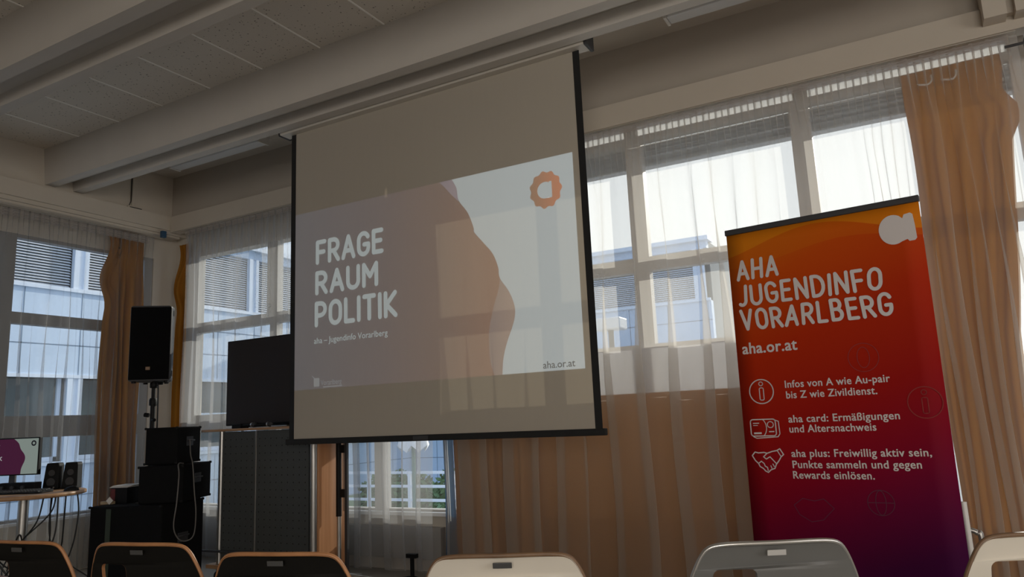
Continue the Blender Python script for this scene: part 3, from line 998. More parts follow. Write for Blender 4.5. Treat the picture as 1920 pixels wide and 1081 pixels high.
ib = min(range(len(blob)), key=lambda i: abs(blob[i][1] - 2.485)); iw = min(range(len(blob)), key=lambda i: abs(blob[i][1] - 1.968) + abs(blob[i][0] + 2.094))
cx, cz = -1.766, 2.444
gear = []
for i in range(66):
    a = 2 * PI * i / 66
    r = 0.100 + 0.006 * math.cos(11 * a)
    gear.append((cx + r * math.cos(a), cz + r * 1.08 * math.sin(a)))
ahole = [(cx + p[0], cz + p[1]) for p in
         [(.040, .046), (.040, -.050), (.022, -.052), (.018, -.040)] + [(.05 * math.cos(math.radians(a)) - .004, .05 * math.sin(math.radians(a)) - .002) for a in range(-60, -305, -20)] + [(.022, .036), (.024, .046)]]
slide = empty('projected_slide', (0, 0, 0)); slide.parent = ps
def add_slide(mb, name, mat): return mb.build(name, mat, slide)
WHITE = [(-2.5, (0.092, 0.112, 0.122)), (-1.6, (0.098, 0.124, 0.140))]
white_m = projected('projector_light_white', WHITE)
MB().flat([blob + [(sx1, sz0), (sx1, sz1)], gear], SL).flat([ahole], SL).build('white_light', white_m, slide)
MB().flat([gear, ahole], SL).build('logo_ring', projected('projector_light_logo', [(-1.87, (0.045, 0.018, 0.006)), (-1.67, (0.12, 0.028, 0.006))]), slide)
dark_poly = [(sx0, sz1)] + inner + blob[ib + 1:iw] + wave2 + [(sx0, sz0)]
MB().flat([dark_poly], SL).build('wave_light', projected('projector_light_wave', [(-3.74, (0.006, 0.010, 0.020)), (-3.0, (0.010, 0.008, 0.015)), (-2.5, (0.018, 0.008, 0.009)), (-2.05, (0.040, 0.012, 0.006))]), slide)
crest = inner + blob[:ib + 1][::-1]
MB().flat([crest], SL).build('crest_light', projected('projector_light_crest', [(-2.5, (0.035, 0.03, 0.045)), (-2.35, (0.05, 0.04, 0.055))]), slide)
MB().flat([blob[iw:] + wave2[::-1]], SL).build('lower_wave_light', projected('projector_light_lower', [(-2.18, (0.035, 0.025, 0.028)), (-2.0, (0.06, 0.04, 0.035))]), slide)
lt_m = emis('projector_light_lettering', (0.115, 0.140, 0.148), 1.0, (0.42, 0.40, 0.35))
T = MB()
for txt, x, z, w, h, sd in (('FRAGE', -3.541, 2.246, 0.590, 0.172, 1), ('RAUM', -3.545, 2.034, 0.547, 0.168, 2), ('POLITIK', -3.549, 1.815, 0.703, 0.176, 3)):
    stroke_line(T, txt, lambda u, v, x=x, z=z: SL2(x + u, z + v), w, h, 0.031, 0.32)
T.build('title_lettering', lt_m, slide)
T = MB(); font_line(T, 'aha \u2013 Jugendinfo Vorarlberg', lambda u, v: SL2(-3.554 + u, 1.705 + v), 0.626, 0.040, 0.004); T.build('subtitle_lettering', lt_m, slide)
T = MB(); font_line(T, 'aha.or.at', lambda u, v: SL2(-1.838 + u, 1.418 + v), 0.196, 0.040, 0.006); T.build('address_lettering', emis('projected_dark', (0.01, 0.012, 0.012), 1.0, (0.35, 0.34, 0.32)), slide)
T = MB(); font_line(T, 'Vorarlberg', lambda u, v: SL2(-3.492 + u, 1.425 + v), 0.18, 0.034, 0.0)
T.flat([rrect(-3.555, 1.418, -3.505, 1.474, .006)], SL2)
polyline_flat(T, [(-3.57, 1.49), (-3.545, 1.47)], SL2, .006)
polyline_flat(T, [(-3.47, 1.412), (-3.31, 1.412)], SL2, .006)
T.build('partner_lettering', emis('projector_light_faint', (0.045, 0.055, 0.065), 1.0, (0.50, 0.47, 0.42)), slide)

# ================================================================== ROLL-UP BANNER
TL = Vector((-0.765, 3.66, 2.014)); TR = Vector((0.082, 3.55, 2.014))
ev = (TR - TL).normalized(); hv = Vector((ev.y, -ev.x, 0))
lean = 0.028
dn = (hv * lean + Vector((0, 0, -1)))
BM = Matrix((ev, dn, hv)).transposed().to_4x4(); BM.translation = TL
# local frame: X right, Y down the sheet, Z towards the viewer
bw = 0.8535
vfloor = 2.014
bn = empty('rollup_banner'); bn.matrix_world = BM
tag(bn, 'tall orange, red and purple roll-up banner with white lettering at right', 'banner')
def BL(u, v, t=0.0): return (u, v, t)
sheet = MB()
nu, nv = 10, 30
vs = []; fs = []
for j in range(nv + 1):
    for i in range(nu + 1):
        vs.append((bw * i / nu, 0.012 + (1.93 - .012) * j / nv, 0.004 * math.sin(PI * i / nu)))
for j in range(nv):
    for i in range(nu):
        fs.append((j * (nu + 1) + i, j * (nu + 1) + i + 1, (j + 1) * (nu + 1) + i + 1, (j + 1) * (nu + 1) + i))
sheet.add(vs, fs, True)
sh = sheet.build('printed_sheet', M['banner'], bn)
md = sh.modifiers.new('thick', 'SOLIDIFY'); md.thickness = 0.001; md.offset = -1
MB().box((-.004, -.012, -.012), (bw + .004, .016, .012)).build('top_rail', M['dgrey'], bn, 0.004)
MB().box((-.015, 1.93, -.05), (bw + .015, 2.005, .05)).build('base_cassette', M['alu'], bn, 0.012)
for u in (0.12, 0.70):
    MB().box((u, 1.99, -.18), (u + .06, 2.012, .16)).build('foot', M['alu'], bn, 0.004)
MB().tube([(bw / 2, .01, -.025), (bw / 2, 1.95, -.025)], 0.009).build('support_pole', M['alu'], bn)
MB().tube([(bw + .004, 1.27, -.03), (bw + .010, 1.95, -.03)], .012, 8).build('side_strut', M['white_plastic'], bn)
def wav(u): return 0.004 * math.sin(PI * min(1, max(0, u / bw))) + 0.0014
def BT(u, v): return (u, v, wav(u))
T = MB()
for txt, u, v, w, h, sd in (('AHA', .034, .252, .205, .102, 5), ('JUGENDINFO', .036, .379, .640, .106, 6), ('VORARLBERG', .032, .497, .672, .104, 8)):
    stroke_line(T, txt, lambda a, b, u=u, v=v: BT(u + a, v - b), w, h, 0.0160, 0.36, 0.10, sd, -1)
T.build('title_lettering', M['print_white'], bn)
T = MB()
font_line(T, 'aha.or.at', lambda a, b: BT(.030 + a, .606 - b), .255, .053, .024, 1.05, -1)
T.build('address_lettering', M['print_white'], bn)
T = MB()
for txt, u, v, w in (('Infos von A wie Au-pair', .213, .777, .441), ('bis Z wie Zivildienst.', .214, .826, .384), ('aha card: Erm\u00e4\u00dfigungen', .213, .935, .460), ('und Altersnachweis', .213, .980, .364),
                     ('aha plus: Freiwillig aktiv sein,', .211, 1.089, .562), ('Punkte sammeln und gegen', .211, 1.138, .520), ('Rewards einl\u00f6sen.', .209, 1.184, .338)):
    font_line(T, txt, lambda a, b, u=u, v=v: BT(u + a, v - b), w, .033, .018, 1.06, -1)
T.build('body_lettering', M['print_white'], bn)
# letter-a logo, upper right
lg = [(.79, .062), (.815, .058), (.824, .066), (.828, .118), (.830, .172), (.822, .181), (.800, .182), (.793, .172)] + arc(.742, .122, .057, .066, 60, 300, 22)[0:] + [(.783, .078)]
lg = [(u, v) for u, v in lg]
T = MB().flat([lg], BT); T.build('logo', M['print_white'], bn)
# information icon
T = MB()
polyline_flat(T, circle(.101, .788, .056, 40), BT, .005, True)
polyline_flat(T, circle(.101, .752, .009, 16), BT, .004, True)
polyline_flat(T, rrect(.092, .771, .111, .828, .006, 3), BT, .004, True)
T.build('information_icon', M['print_white'], bn)
# card icon
T = MB()
polyline_flat(T, rrect(.035, .917, .152, .993, .012, 4), BT, .005, True)
polyline_flat(T, [(.152, .922), (.166, .928), (.168, .985), (.158, .998), (.060, 1.003), (.045, .996)], BT, .004)
polyline_flat(T, [(p[0], p[1]) for p in arc(.075, .955, .034, .045, -60, 60, 8)], BT, .004)
polyline_flat(T, circle(.128, .942, .014, 14), BT, .004, True)
polyline_flat(T, [(.048, .934), (.075, .934)], BT, .004); polyline_flat(T, [(.048, .944), (.068, .944)], BT, .003)
polyline_flat(T, [(.050, .980), (.082, .980)], BT, .008); polyline_flat(T, [(.120, .974), (.142, .974)], BT, .005)
T.build('card_icon', M['print_white'], bn)
# handshake icon
T = MB()
polyline_flat(T, [(.030, 1.082), (.044, 1.066), (.060, 1.070), (.086, 1.068), (.100, 1.072), (.124, 1.064), (.146, 1.060), (.160, 1.052), (.175, 1.078), (.163, 1.088), (.152, 1.105), (.138, 1.122), (.130, 1.140), (.112, 1.146), (.098, 1.158), (.086, 1.152), (.076, 1.140), (.062, 1.132), (.056, 1.118), (.042, 1.104)], BT, .005, True)
polyline_flat(T, [(.100, 1.072), (.082, 1.088), (.094, 1.098), (.112, 1.088), (.138, 1.118)], BT, .0045)
polyline_flat(T, [(.056, 1.118), (.070, 1.108), (.082, 1.118), (.086, 1.130), (.096, 1.136), (.098, 1.150)], BT, .0045)
polyline_flat(T, [(.148, 1.060), (.163, 1.088)], BT, .004); polyline_flat(T, [(.112, 1.128), (.116, 1.140)], BT, .004); polyline_flat(T, [(.122, 1.120), (.128, 1.132)], BT, .004)
T.build('handshake_icon', M['print_white'], bn)
# faint tone-on-tone icons printed in the background
T = MB()
polyline_flat(T, circle(.775, .87, .065, 36), BT, .004, True); polyline_flat(T, rrect(.764, .85, .786, .915, .006, 3), BT, .004, True); polyline_flat(T, circle(.775, .828, .01, 14), BT, .004, True)
polyline_flat(T, circle(.56, .665, .062, 36), BT, .003, True); polyline_flat(T, circle(.56, .665, .025, 24, .045), BT, .003, True)
T.build('ghost_icons', M['banner_ghost'], bn)
T = MB()
polyline_flat(T, circle(.56, 1.28, .052, 36), BT, .003, True); polyline_flat(T, circle(.56, 1.28, .02, 24, .05), BT, .003, True); polyline_flat(T, [(.508, 1.28), (.612, 1.28)], BT, .003)
polyline_flat(T, [(.20, 1.30), (.24, 1.27), (.29, 1.28), (.33, 1.27), (.37, 1.31), (.32, 1.36), (.27, 1.37), (.22, 1.34)], BT, .003, True)
T.build('ghost_icons', M['banner_ghost2'], bn)

# ================================================================== CHAIRS
def make_chair(name):
    """local: x along the row, +y the way the sitter faces, z up. Back shell behind the seat"""
    root = empty(name)
    # outline of the back shell (u, z): narrow top with soft corners, flaring sides
    half = smooth_pts([(0.0, 0.842), (0.08, 0.842), (0.125, 0.840), (0.150, 0.834), (0.166, 0.820), (0.180, 0.794), (0.196, 0.752), (0.208, 0.70), (0.214, 0.64), (0.212, 0.58), (0.198, 0.535), (0.165, 0.51), (0.09, 0.50), (0.0, 0.498)], 4)
    half = [tuple(p) for p in half]
    out = half + [(-u, z) for u, z in half[-2:0:-1]]
    hole = rrect(-0.146, 0.735, -0.046, 0.785, 0.015, 4)
    def sh(u, z, t):   # shallow dished shell, leaning back
        y = -0.225 - (z - 0.5) * 0.16 + 0.55 * u * u + t
        return (u, y, z)
    tris = tessellate_polygon([[Vector((p[0], p[1], 0)) for p in out], [Vector((p[0], p[1], 0)) for p in hole]])
    pts = out + hole
    n, h = len(out), len(hole)
    th = 0.011
    b = MB()
    b.add([sh(u, z, 0) for u, z in pts], [tuple(t) for t in tris], True)
    b.add([sh(u, z, th) for u, z in pts], [tuple(reversed(t)) for t in tris], True)
    back = b.build('backrest', M['chair_dark'], root)
    e = MB()
    ring = [sh(u, z, -.0004) for u, z in out] + [sh(u, z, th + .0004) for u, z in out]
    e.add(ring, [(i, (i + 1) % n, n + (i + 1) % n, n + i) for i in range(n)], True)
    ring = [sh(u, z, -.0004) for u, z in hole] + [sh(u, z, th + .0004) for u, z in hole]
    e.add(ring, [(i, (i + 1) % h, h + (i + 1) % h, h + i) for i in range(h)], True)
    # visible rounded lip
    e.tube([sh(u, z, th / 2) for u, z in out], 0.0056, 6, closed=True)
    e.build('plywood_edge', M['edge_wood'], back)
    MB().box((-.022, -.003, -.0065), (.022, 0, .0065), Matrix.Translation(sh(0, .821, -.0005)) @ Matrix.Rotation(.16, 4, 'X')).build('maker_plate', M['tag_black'], root, .001)
    # seat
    s = MB()
    nx, ny = 8, 8
    for (zo, flip) in ((0, 0), (-.011, 1)):
        vs = []; fs = []
        for j in range(ny + 1):
            for i in range(nx + 1):
                u = -1 + 2 * i / nx; w = j / ny
                x = u * (0.205 + 0.015 * w)
                y = -0.20 + 0.42 * w
                z = 0.452 - .016 * (1 - u * u) * (1 - (2 * w - 1) ** 2) - .03 * max(0, w - .8) ** 1.2 * 5 + zo
                vs.append((x, y, z))
        for j in range(ny):
            for i in range(nx):
                fs.append((j * (nx + 1) + i, j * (nx + 1) + i + 1, (j + 1) * (nx + 1) + i + 1, (j + 1) * (nx + 1) + i))
        s.add(vs, fs, True)
    s.build('seat', M['chair_dark'], root)
    for sx in (-1, 1):
        MB().tube(smooth_pts([(sx * .205, .20, .012), (sx * .203, .185, .40), (sx * .20, .16, .432), (sx * .19, .08, .436)], 5), .011, 10).build('leg', M['metal'], root)
        MB().tube(smooth_pts([(sx * .205, -.29, .012), (sx * .203, -.235, .40), (sx * .19, -.222, .52), (sx * .17, -.232, .66)], 5), .011, 10).build('leg', M['metal'], root)
    f = MB()
    f.tube([(-.195, .10, .434), (.195, .10, .434)], .010).tube([(-.205, -.215, .425), (.205, -.215, .425)], .010).tube([(-.19, .10, .434), (-.205, -.215, .425)], .010).tube([(.19, .10, .434), (.205, -.215, .425)], .010)
    f.build('seat_frame', M['metal'], root)
    return root


proto = make_chair('stacking_chair')
chairs = [  # centre of the top edge, row direction, finish, label
    (-2.490, 1.320, 0.13, 'dark', 'anthracite wooden-edged chair at far left, in front of the computer table'),
    (-2.022, 1.397, 0.19, 'dark', 'anthracite wooden-edged chair in front of the black speaker stack'),
    (-1.464, 1.389, 0.265, 'dark', 'anthracite wooden-edged chair in front of the grey perforated media cabinet'),
    (-0.890, 1.528, 0.412, 'white', 'cream chair with dark plate in front of the brown half curtain'),
    (-0.340, 1.842, 0.52, 'grey', 'grey chair with pale edge in front of the banner'),
    (0.222, 2.112, 0.56, 'white', 'cream chair at the right edge, right of the banner'),
]
for i, (x, y, a, fin, lab) in enumerate(chairs):
    o = proto if i == 0 else copy_tree(proto)
    # top edge sits at local y = -0.2797
    o.rotation_euler = (0, 0, a)
    off = Matrix.Rotation(a, 3, 'Z') @ Vector((0, -0.2797, 0))
    o.location = (x - off.x, y - off.y, 0)
    tag(o, lab, 'chair', 'chairs in the front row')
    if fin != 'dark':
        for ch in [q for q in bpy.data.objects if q.parent == o]:
            base = ch.name.split('.')[0]
            if base in ('backrest', 'seat', 'maker_plate'):
                ch.data = ch.data.copy()
                ch.data.materials[0] = {'maker_plate': M['tag_dark'] if fin == 'white' else M['tag_grey']}.get(base, M['chair_' + fin])
            for g in [q for q in bpy.data.objects if q.parent == ch]:
                g.data = g.data.copy()
                g.data.materials[0] = M['edge_brown'] if fin == 'white' else M['alu']

# ================================================================== SPEAKER STACK
RZ = 0.33
def place(o, x, y, z, rz):
    o.location = (x, y, z); o.rotation_euler = (0, 0, rz)
    return o
# flight case at the bottom
def crate(name, w, d, h, x, y, z, rz, label, cat, handles=True, stripe=False):
    r = empty(name); place(r, x, y, z, rz); tag(r, label, cat)
    MB().box((-w / 2, -d / 2, 0), (w / 2, d / 2, h)).build('body', M['carpet_black'], r, 0.012)
    for sx in (-1, 1):
        for sy in (-1, 1):
            for zz in (0, h):
                f = MB()
                f.box((sx * w / 2 - .015, sy * d / 2 - .015, zz - .015 if zz else -.0), (sx * w / 2 + .003, sy * d / 2 + .003, zz + .003 if zz else .018)) if sx > 0 else f.box((sx * w / 2 - .003, sy * d / 2 - .015, zz - .015 if zz else -.0), (sx * w / 2 + .015, sy * d / 2 + .003, zz + .003 if zz else .018))
                f.build('corner_guard', M['black'], r, .004)
    if handles:
        hb = MB().box((w / 2, -.06, h * .6 - .035), (w / 2 + .003, .06, h * .6 + .035))
        hp = hb.build('handle_cup', M['dgrey'], r, .01)
        MB().tube(smooth_pts([(w / 2 + .002, -.05, h * .62), (w / 2 + .02, -.04, h * .62), (w / 2 + .02, .04, h * .62), (w / 2 + .002, .05, h * .62)], 4), .006, 8).build('grip', M['dgrey'], hp)
    if stripe:
        MB().box((-w / 2 + .14, -d / 2 - .003, .02), (-w / 2 + .18, -d / 2, h - .02)).build('ribbon', M['case_stripe'], r)
    return r


crate('flight_case', 0.60, 0.50, 0.645, -5.272, 3.732, 0, 0.30, 'large black equipment case on the floor, lowest of the stack', 'case', True, True)
crate('subwoofer', 0.33, 0.52, 0.27, -5.127, 3.854, 0.650, 0.514, 'black subwoofer cabinet in the middle of the stack, under a smaller box', 'speaker')
crate('subwoofer', 0.245, 0.42, 0.275, -5.162, 3.849, 0.925, 0.511, 'small black bass box with side handle and cable, topmost box of the stack', 'speaker')
# pole
pl = empty('speaker_pole', (-5.395, 3.82, 1.178)); tag(pl, 'black adjustable pole rising behind the stacked boxes to carry the loudspeaker', 'pole')
MB().tube([(0, 0, -.530), (0, 0, .25)], .019, 14).build('lower_tube', M['black'], pl)
MB().tube([(0, 0, .20), (0, 0, .40)], .015, 14).build('upper_tube', M['black'], pl)
MB().lathe([(.028, .20), (.030, .21), (.030, .245), (.024, .26)], (0, 0, 0), 16).build('collar', M['black'], pl)
MB().tube([(-.02, -.02, .125), (-.05, -.035, .13)], .017, 12).build('knob', M['black'], pl)
MB().tube([(.02, -.01, .09), (.045, -.015, .085)], .014, 12).build('knob', M['black'], pl)
MB().lathe([(.024, .34), (.030, .345), (.030, .375), (.024, .385)], (0, 0, 0), 16).build('collar', M['black'], pl)
# speaker head
sp = empty('loudspeaker', (-5.44, 3.84, 1.57)); sp.rotation_euler = (0, 0, 0.70)
tag(sp, 'black loudspeaker on a pole above the stack, in front of the corner', 'speaker')
pb = [(-.158, -.12), (.158, -.12), (.158, -.04), (.115, .14), (-.115, .14), (-.158, -.04)]
MB().prism(pb, lambda u, v, t: (u, v, t), 0.0, 0.605).build('cabinet', M['dgrey'], sp, .02)
gr = MB()
vs = []; fs = []
for j in range(13):
    for i in range(13):
        u = -1 + i / 6; w = j / 12
        vs.append((u * .150, -.123 - .018 * (1 - u ** 4) * (1 - (2 * w - 1) ** 8), .012 + w * .581))
for j in range(12):
    for i in range(12):
        fs.append((j * 13 + i, j * 13 + i + 1, (j + 1) * 13 + i + 1, (j + 1) * 13 + i))
gr.add(vs, fs, True)
GR = gr.build('grille', M['grille'], sp)
MB().box((-.020, -.148, .085), (.014, -.141, .112)).build('badge', M['edge_brown'], sp, .003)
for zz in (.06, .545):
    MB().box((.1575, -.085, zz - .022), (.161, -.05, zz + .022)).build('side_recess', M['black_matt'], sp, .004)
MB().lathe([(.04, -.022), (.045, 0.0)], (.03, .03, 0)).build('pole_socket', M['black'], sp)
for (ux, uy) in ((-.12, -.08), (.12, -.08), (-.08, .10), (.08, .10)):
    MB().lathe([(.018, -.012), (.018, 0.001)], (ux, uy, 0), 12).build('rubber_foot', M['black'], sp)

# hanging cable loop in front of the stack
cb = MB().tube(smooth_pts([(-5.015, 3.87, 1.10), (-4.99, 3.86, 1.09), (-4.926, 3.82, 0.991), (-4.872, 3.8, 0.913), (-4.832, 3.79, 0.72), (-4.795, 3.78, 0.569), (-4.76, 3.74, 0.425), (-4.787, 3.7, 0.385), (-4.797, 3.64, 0.409), (-4.8, 3.6, 0.499), (-4.788, 3.61, 0.664), (-4.80, 3.63, 0.85), (-4.85, 3.66, 0.929), (-4.90, 3.74, 0.929)], 6), .0045, 8)
tag(cb.build('hanging_cable', M['cable_grey']), 'grey cable hanging in a long loop down the front of the black stack', 'cable')
cb = MB().tube(smooth_pts([(-5.50, 3.93, 1.572), (-5.52, 3.95, 1.50), (-5.53, 3.96, 1.30), (-5.56, 3.98, 1.05), (-5.57, 3.97, .85), (-5.57, 3.90, .70), (-5.54, 3.84, .652)], 6), .006, 8)
tag(cb.build('speaker_cable', M['cable']), 'thin black cable falling from the loudspeaker behind its pole', 'cable')

# box with papers and small items on the flight case
bx = empty('carton', (-5.485, 3.70, 0.647)); bx.rotation_euler = (0, 0, 0.30)
tag(bx, 'low dark red carton lying on the equipment case left of the subwoofer', 'box')
MB().box((-.07, -.10, 0), (.07, .10, .115)).build('body', M['black'], bx, .003)
MB().box((-.071, -.1015, .008), (-.03, -.100, .107)).build('printed_end', M['red_box'], bx)
pp_ = MB()
for k in range(4):
    pp_.box((-.085 + .004 * k, -.10 + .003 * k, .0005 + k * .004), (.075 + .003 * k, .09 + .004 * k, .0035 + k * .004), Matrix.Translation((-5.485, 3.70, 0.7625)) @ Matrix.Rotation(.30 + .06 * k, 4, 'Z'))
tag(pp_.build('paper_sheets', M['cream_paper']), 'few loose pale sheets of paper on top of the carton', 'paper')
bk = MB().box((-.05, -.02, 0), (.05, .02, .022), Matrix.Translation((-5.50, 3.55, .647)) @ Matrix.Rotation(.3, 4, 'Z'))
tag(bk.build('wooden_block', M['raw_wood'], None, .003), 'small raw wooden block on the left end of the equipment case', 'block')
dm = MB()
dm.box((-.020, -.003, -.020), (.020, .003, .020), Matrix.Translation((-5.44, 3.525, .676)) @ Matrix.Rotation(.35, 4, 'Z') @ Matrix.Rotation(PI / 4, 4, 'Y'))
tag(dm.build('white_card', M['cream_paper']), 'small white card standing on its corner beside the wooden block', 'card')

# ================================================================== MEDIA CABINET with display
cx0, cx1, cy0, cy1 = -5.07, -4.06, 4.20, 4.56
mc = empty('media_cabinet', (-4.57, 4.3, 0)); tag(mc, 'grey perforated media cabinet on castors with beech side, below the screen', 'cabinet')
def LC(mb, name, mat, parent=mc, bevel=0.0):
    return mb.build(name, mat, parent, bevel, None)
def sh3(mb):   # world -> cabinet space
    mb.v = [(p[0] + 4.57, p[1] - 4.3, p[2]) for p in mb.v]
    return mb
LC(sh3(MB().box((cx0 + .02, cy0 + .02, .17), (cx1 - .02, cy1, 1.145))), 'carcass', M['board'])
for k, (xa, xb) in enumerate(((cx0 + .045, -4.655), (-4.635, cx1 - .03))):
    dm_ = MB().box((xa, cy0, .20), (xb, cy0 + .02, 1.14))
    nx_ = int((xb - xa - .06) / .055)
    for i in range(nx_ + 1):
        for j in range(16):
            x = xa + .03 + i * (xb - xa - .06) / nx_; z = .25 + j * .0555
            dm_.add([(x + .0056 * math.cos(a * PI / 4), cy0 - .0008, z + .0056 * math.sin(a * PI / 4)) for a in range(8)], [tuple(range(8))])
    d = LC(sh3(dm_), 'perforated_door', M['board'], mc)
    d.data.materials.append(M['hole'])
    for p in d.data.polygons:
        p.material_index = 1 if len(p.vertices) == 8 else 0
LC(sh3(MB().tube([(cx0 + .02, cy0 + .01, .10), (cx0 + .02, cy0 + .01, 1.15)], .022, 14)), 'corner_post', M['metal'])
LC(sh3(MB().box((-4.653, cy0 - .006, .20), (-4.637, cy0 + .006, 1.145))), 'centre_strip', M['alu'], mc, .002)
LC(sh3(MB().tube([(cx1, cy0 + .022, .10), (cx1, cy0 + .022, 1.15)], .026, 14)), 'corner_post', M['metal'])
LC(sh3(MB().box((cx1 - .002, cy0 + .045, .12), (cx1 + .020, cy1, 1.148))), 'side_panel', M['beech'], mc, .003)
LC(sh3(MB().box((cx0 - .20, cy0 - .02, 1.150), (cx1 + .03, cy1 + .02, 1.170))), 'top_shelf', M['beech_top'], mc, .004)
LC(sh3(MB().box((cx0 - .05, cy0 - .06, .095), (cx1 + .04, cy1, .125))), 'base_board', M['beech_top'], mc, .004)
LC(sh3(MB().tube([(cx0 - .12, cy0 - .05, .225), (cx1 + .02, cy0 - .05, .235)], .010, 10).box((cx1 - .055, cy0 - .065, .222), (cx1 + .0, cy0 - .035, .248))), 'front_bar', M['dgrey'])
for (x, y) in ((cx0 + .03, cy0 + .0), (cx1 - .05, cy0 + .0), (cx0 + .03, cy1 - .06), (cx1 - .05, cy1 - .06)):
    cst = LC(sh3(MB().box((x - .02, y - .012, .06), (x + .02, y + .032, .096))), 'castor', M['metal'], mc, .003)
    w = MB().tube([(x - .016, y + .0, .036), (x + .016, y + .0, .036)], .034, 18); sh3(w).build('wheel', M['black'], cst)
# display on the cabinet
tv = empty('flat_display', (-4.40, 4.36, 1.172)); tag(tv, 'switched-off flat display standing on the media cabinet behind the projection screen', 'display')
MB().box((-.765, -.02, .022), (.50, .03, .735)).build('housing', M['black'], tv, .006)
MB().box((-.755, -.0225, .036), (.49, -.020, .725)).build('display_glass', M['tv'], tv)
MB().box((-.25, -.03, 0), (.25, .10, .022)).build('foot', M['black'], tv, .004)
# microphones and receiver in front of the display
def mic(x, y, rz, lab):
    m = empty('microphone', (x, y, 1.171)); m.rotation_euler = (0, 0, rz)
    tag(m, lab, 'microphone', 'microphones on the cabinet shelf')
    MB().tube([(-.09, 0, .0155), (-.02, 0, .018), (.035, 0, .021)], [.0125, .0145, .017], 14).build('handle', M['black'], m)
    MB().tube([(.035, 0, .021), (.046, 0, .0215)], .0195, 14).build('collar', M['alu'], m)
    MB().tube([(.046, 0, .0215), (.060, 0, .022), (.078, 0, .022), (.088, 0, .022)], [.018, .0215, .019, .006], 14).build('mesh_head', M['dgrey'], m)
mic(-4.775, 4.235, .06, 'black handheld microphone lying on the cabinet shelf, the left one of two')
mic(-4.60, 4.235, .12, 'black handheld microphone lying on the cabinet shelf, the right one of two')
rc = empty('microphone_case', (-4.885, 4.25, 1.1705)); tag(rc, 'small black box at the left end of the cabinet shelf', 'box')
MB().box((-.05, -.045, 0), (.05, .045, .035)).build('body', M['black'], rc, .004)
MB().box((-.056, -.03, .004), (-.0495, .03, .03)).build('end_plate', M['metal'], rc)
rc = empty('remote_control', (-4.43, 4.25, 1.1705)); rc.rotation_euler = (0, 0, .06); tag(rc, 'slim pale-edged remote control on the cabinet shelf right of the microphones', 'remote control')
MB().box((-.08, -.024, 0), (.08, .024, .010)).build('shell', M['metal'], rc, .003)
MB().box((-.074, -.021, .010), (.074, .021, .020)).build('key_face', M['black'], rc, .002)

# stand right of the cabinet (flip chart trestle)
fs_ = empty('flipchart_stand', (-3.93, 4.42, 0)); tag(fs_, 'tall metal flip chart stand squeezed right of the media cabinet', 'stand')
MB().tube([(-.06, 0, .48), (-.06, 0, 1.72)], .022, 12).build('upper_tube', M['black'], fs_)
MB().tube([(-.06, 0, .06), (-.06, 0, .50)], .017, 12).build('lower_tube', M['metal'], fs_)
MB().box((.005, -.012, .05), (.030, .012, 1.72)).build('flat_post', M['dgrey'], fs_, .003)
MB().box((-.025, .004, .52), (-.002, .012, 1.70)).build('silver_strip', M['alu'], fs_)
for z in (.62, .95, 1.45):
    MB().box((-.038, -.014, z), (.008, .014, z + .06)).build('clamp', M['black'], fs_, .003)
MB().tube([(-.06, .0, .06), (.02, -.20, .02)], .014, 10).build('leg', M['metal'], fs_)
MB().tube([(.018, .0, .06), (.26, .10, .02)], .014, 10).build('leg', M['metal'], fs_)
MB().tube([(-.06, .0, .06), (-.02, .20, .02)], .014, 10).build('leg', M['metal'], fs_)
for o in [q for q in COL.objects if q.parent == fs_ and q.name.startswith('leg')]:
    pass
# low metal stand leg by the parapet
ls = empty('low_stand', (-3.46, 4.62, 0)); tag(ls, 'low dark metal foot on the floor before the sheer, by the blue curtain edge', 'stand')
MB().box((-.012, -.012, .02), (.012, .012, .19)).build('post', M['black'], ls, .003)
MB().box((-.045, -.02, .17), (.045, .02, .20)).build('top_plate', M['black'], ls, .003)
for a in (0.2, 3.0):
    MB().tube([(0, 0, .035), (.12 * math.cos(a), .06 * math.sin(a), .012)], .011, 8).build('leg', M['black'], ls)

# ================================================================== COMPUTER TABLE
tx0, ty0 = -5.98, 3.20
tb = empty('round_table', (tx0, ty0, 0)); tag(tb, 'round beech-edged table on a metal column, far left, carrying the computer', 'table')
MB().lathe([(.395, .734), (.407, .738), (.407, .759), (.400, .763)], (0, 0, 0), 48).build('table_top', M['beech_top'], tb)
MB().tube([(0, 0, .03), (0, 0, .734)], .036, 20).build('column', M['metal'], tb)
MB().lathe([(.26, 0), (.27, .006), (.25, .020), (.06, .032)], (0, 0, 0), 36).build('base', M['dgrey'], tb)
# monitor
mo = empty('computer_monitor', (-6.315, 3.26, .764)); mo.rotation_euler = (0, 0, .40)
tag(mo, 'black computer monitor showing the slide, on the round table', 'monitor')
MB().box((-.245, -.012, .120), (.245, .022, .408)).build('housing', M['black'], mo, .005)
def mon(u, v): return (u, -.0128, v)
mblob = [(-.236, .399), (.03, .399)] + [tuple(p) for p in smooth_pts([(.03, .399), (.07, .365), (.09, .32), (.125, .275), (.13, .235), (.105, .175), (.10, .129)], 4)] + [(-.236, .129)]
SC = MB().flat([[(-.236, .399), (.236, .399), (.236, .129), (-.236, .129)]], lambda u, v: (u, -.0123, v)).build('lit_screen', emis('monitor_white', (0.13, 0.155, 0.14), 1.0), mo)
MB().flat([mblob], mon).build('slide_wave', emis('monitor_wave', (0.035, 0.008, 0.022), 1.0), SC)
T = MB(); polyline_flat(T, circle(.197, .362, .016, 24), lambda u, v: (u, -.0130, v), .011, True); T.build('slide_logo', emis('monitor_logo', (0.008, 0.008, 0.01), 1.0), SC)
T = MB()
stroke_line(T, 'FRAGE', lambda u, v: (-.212 + u, -.0135, .325 + v), .125, .033, .0065)
stroke_line(T, 'RAUM', lambda u, v: (-.212 + u, -.0135, .28 + v), .115, .033, .0065)
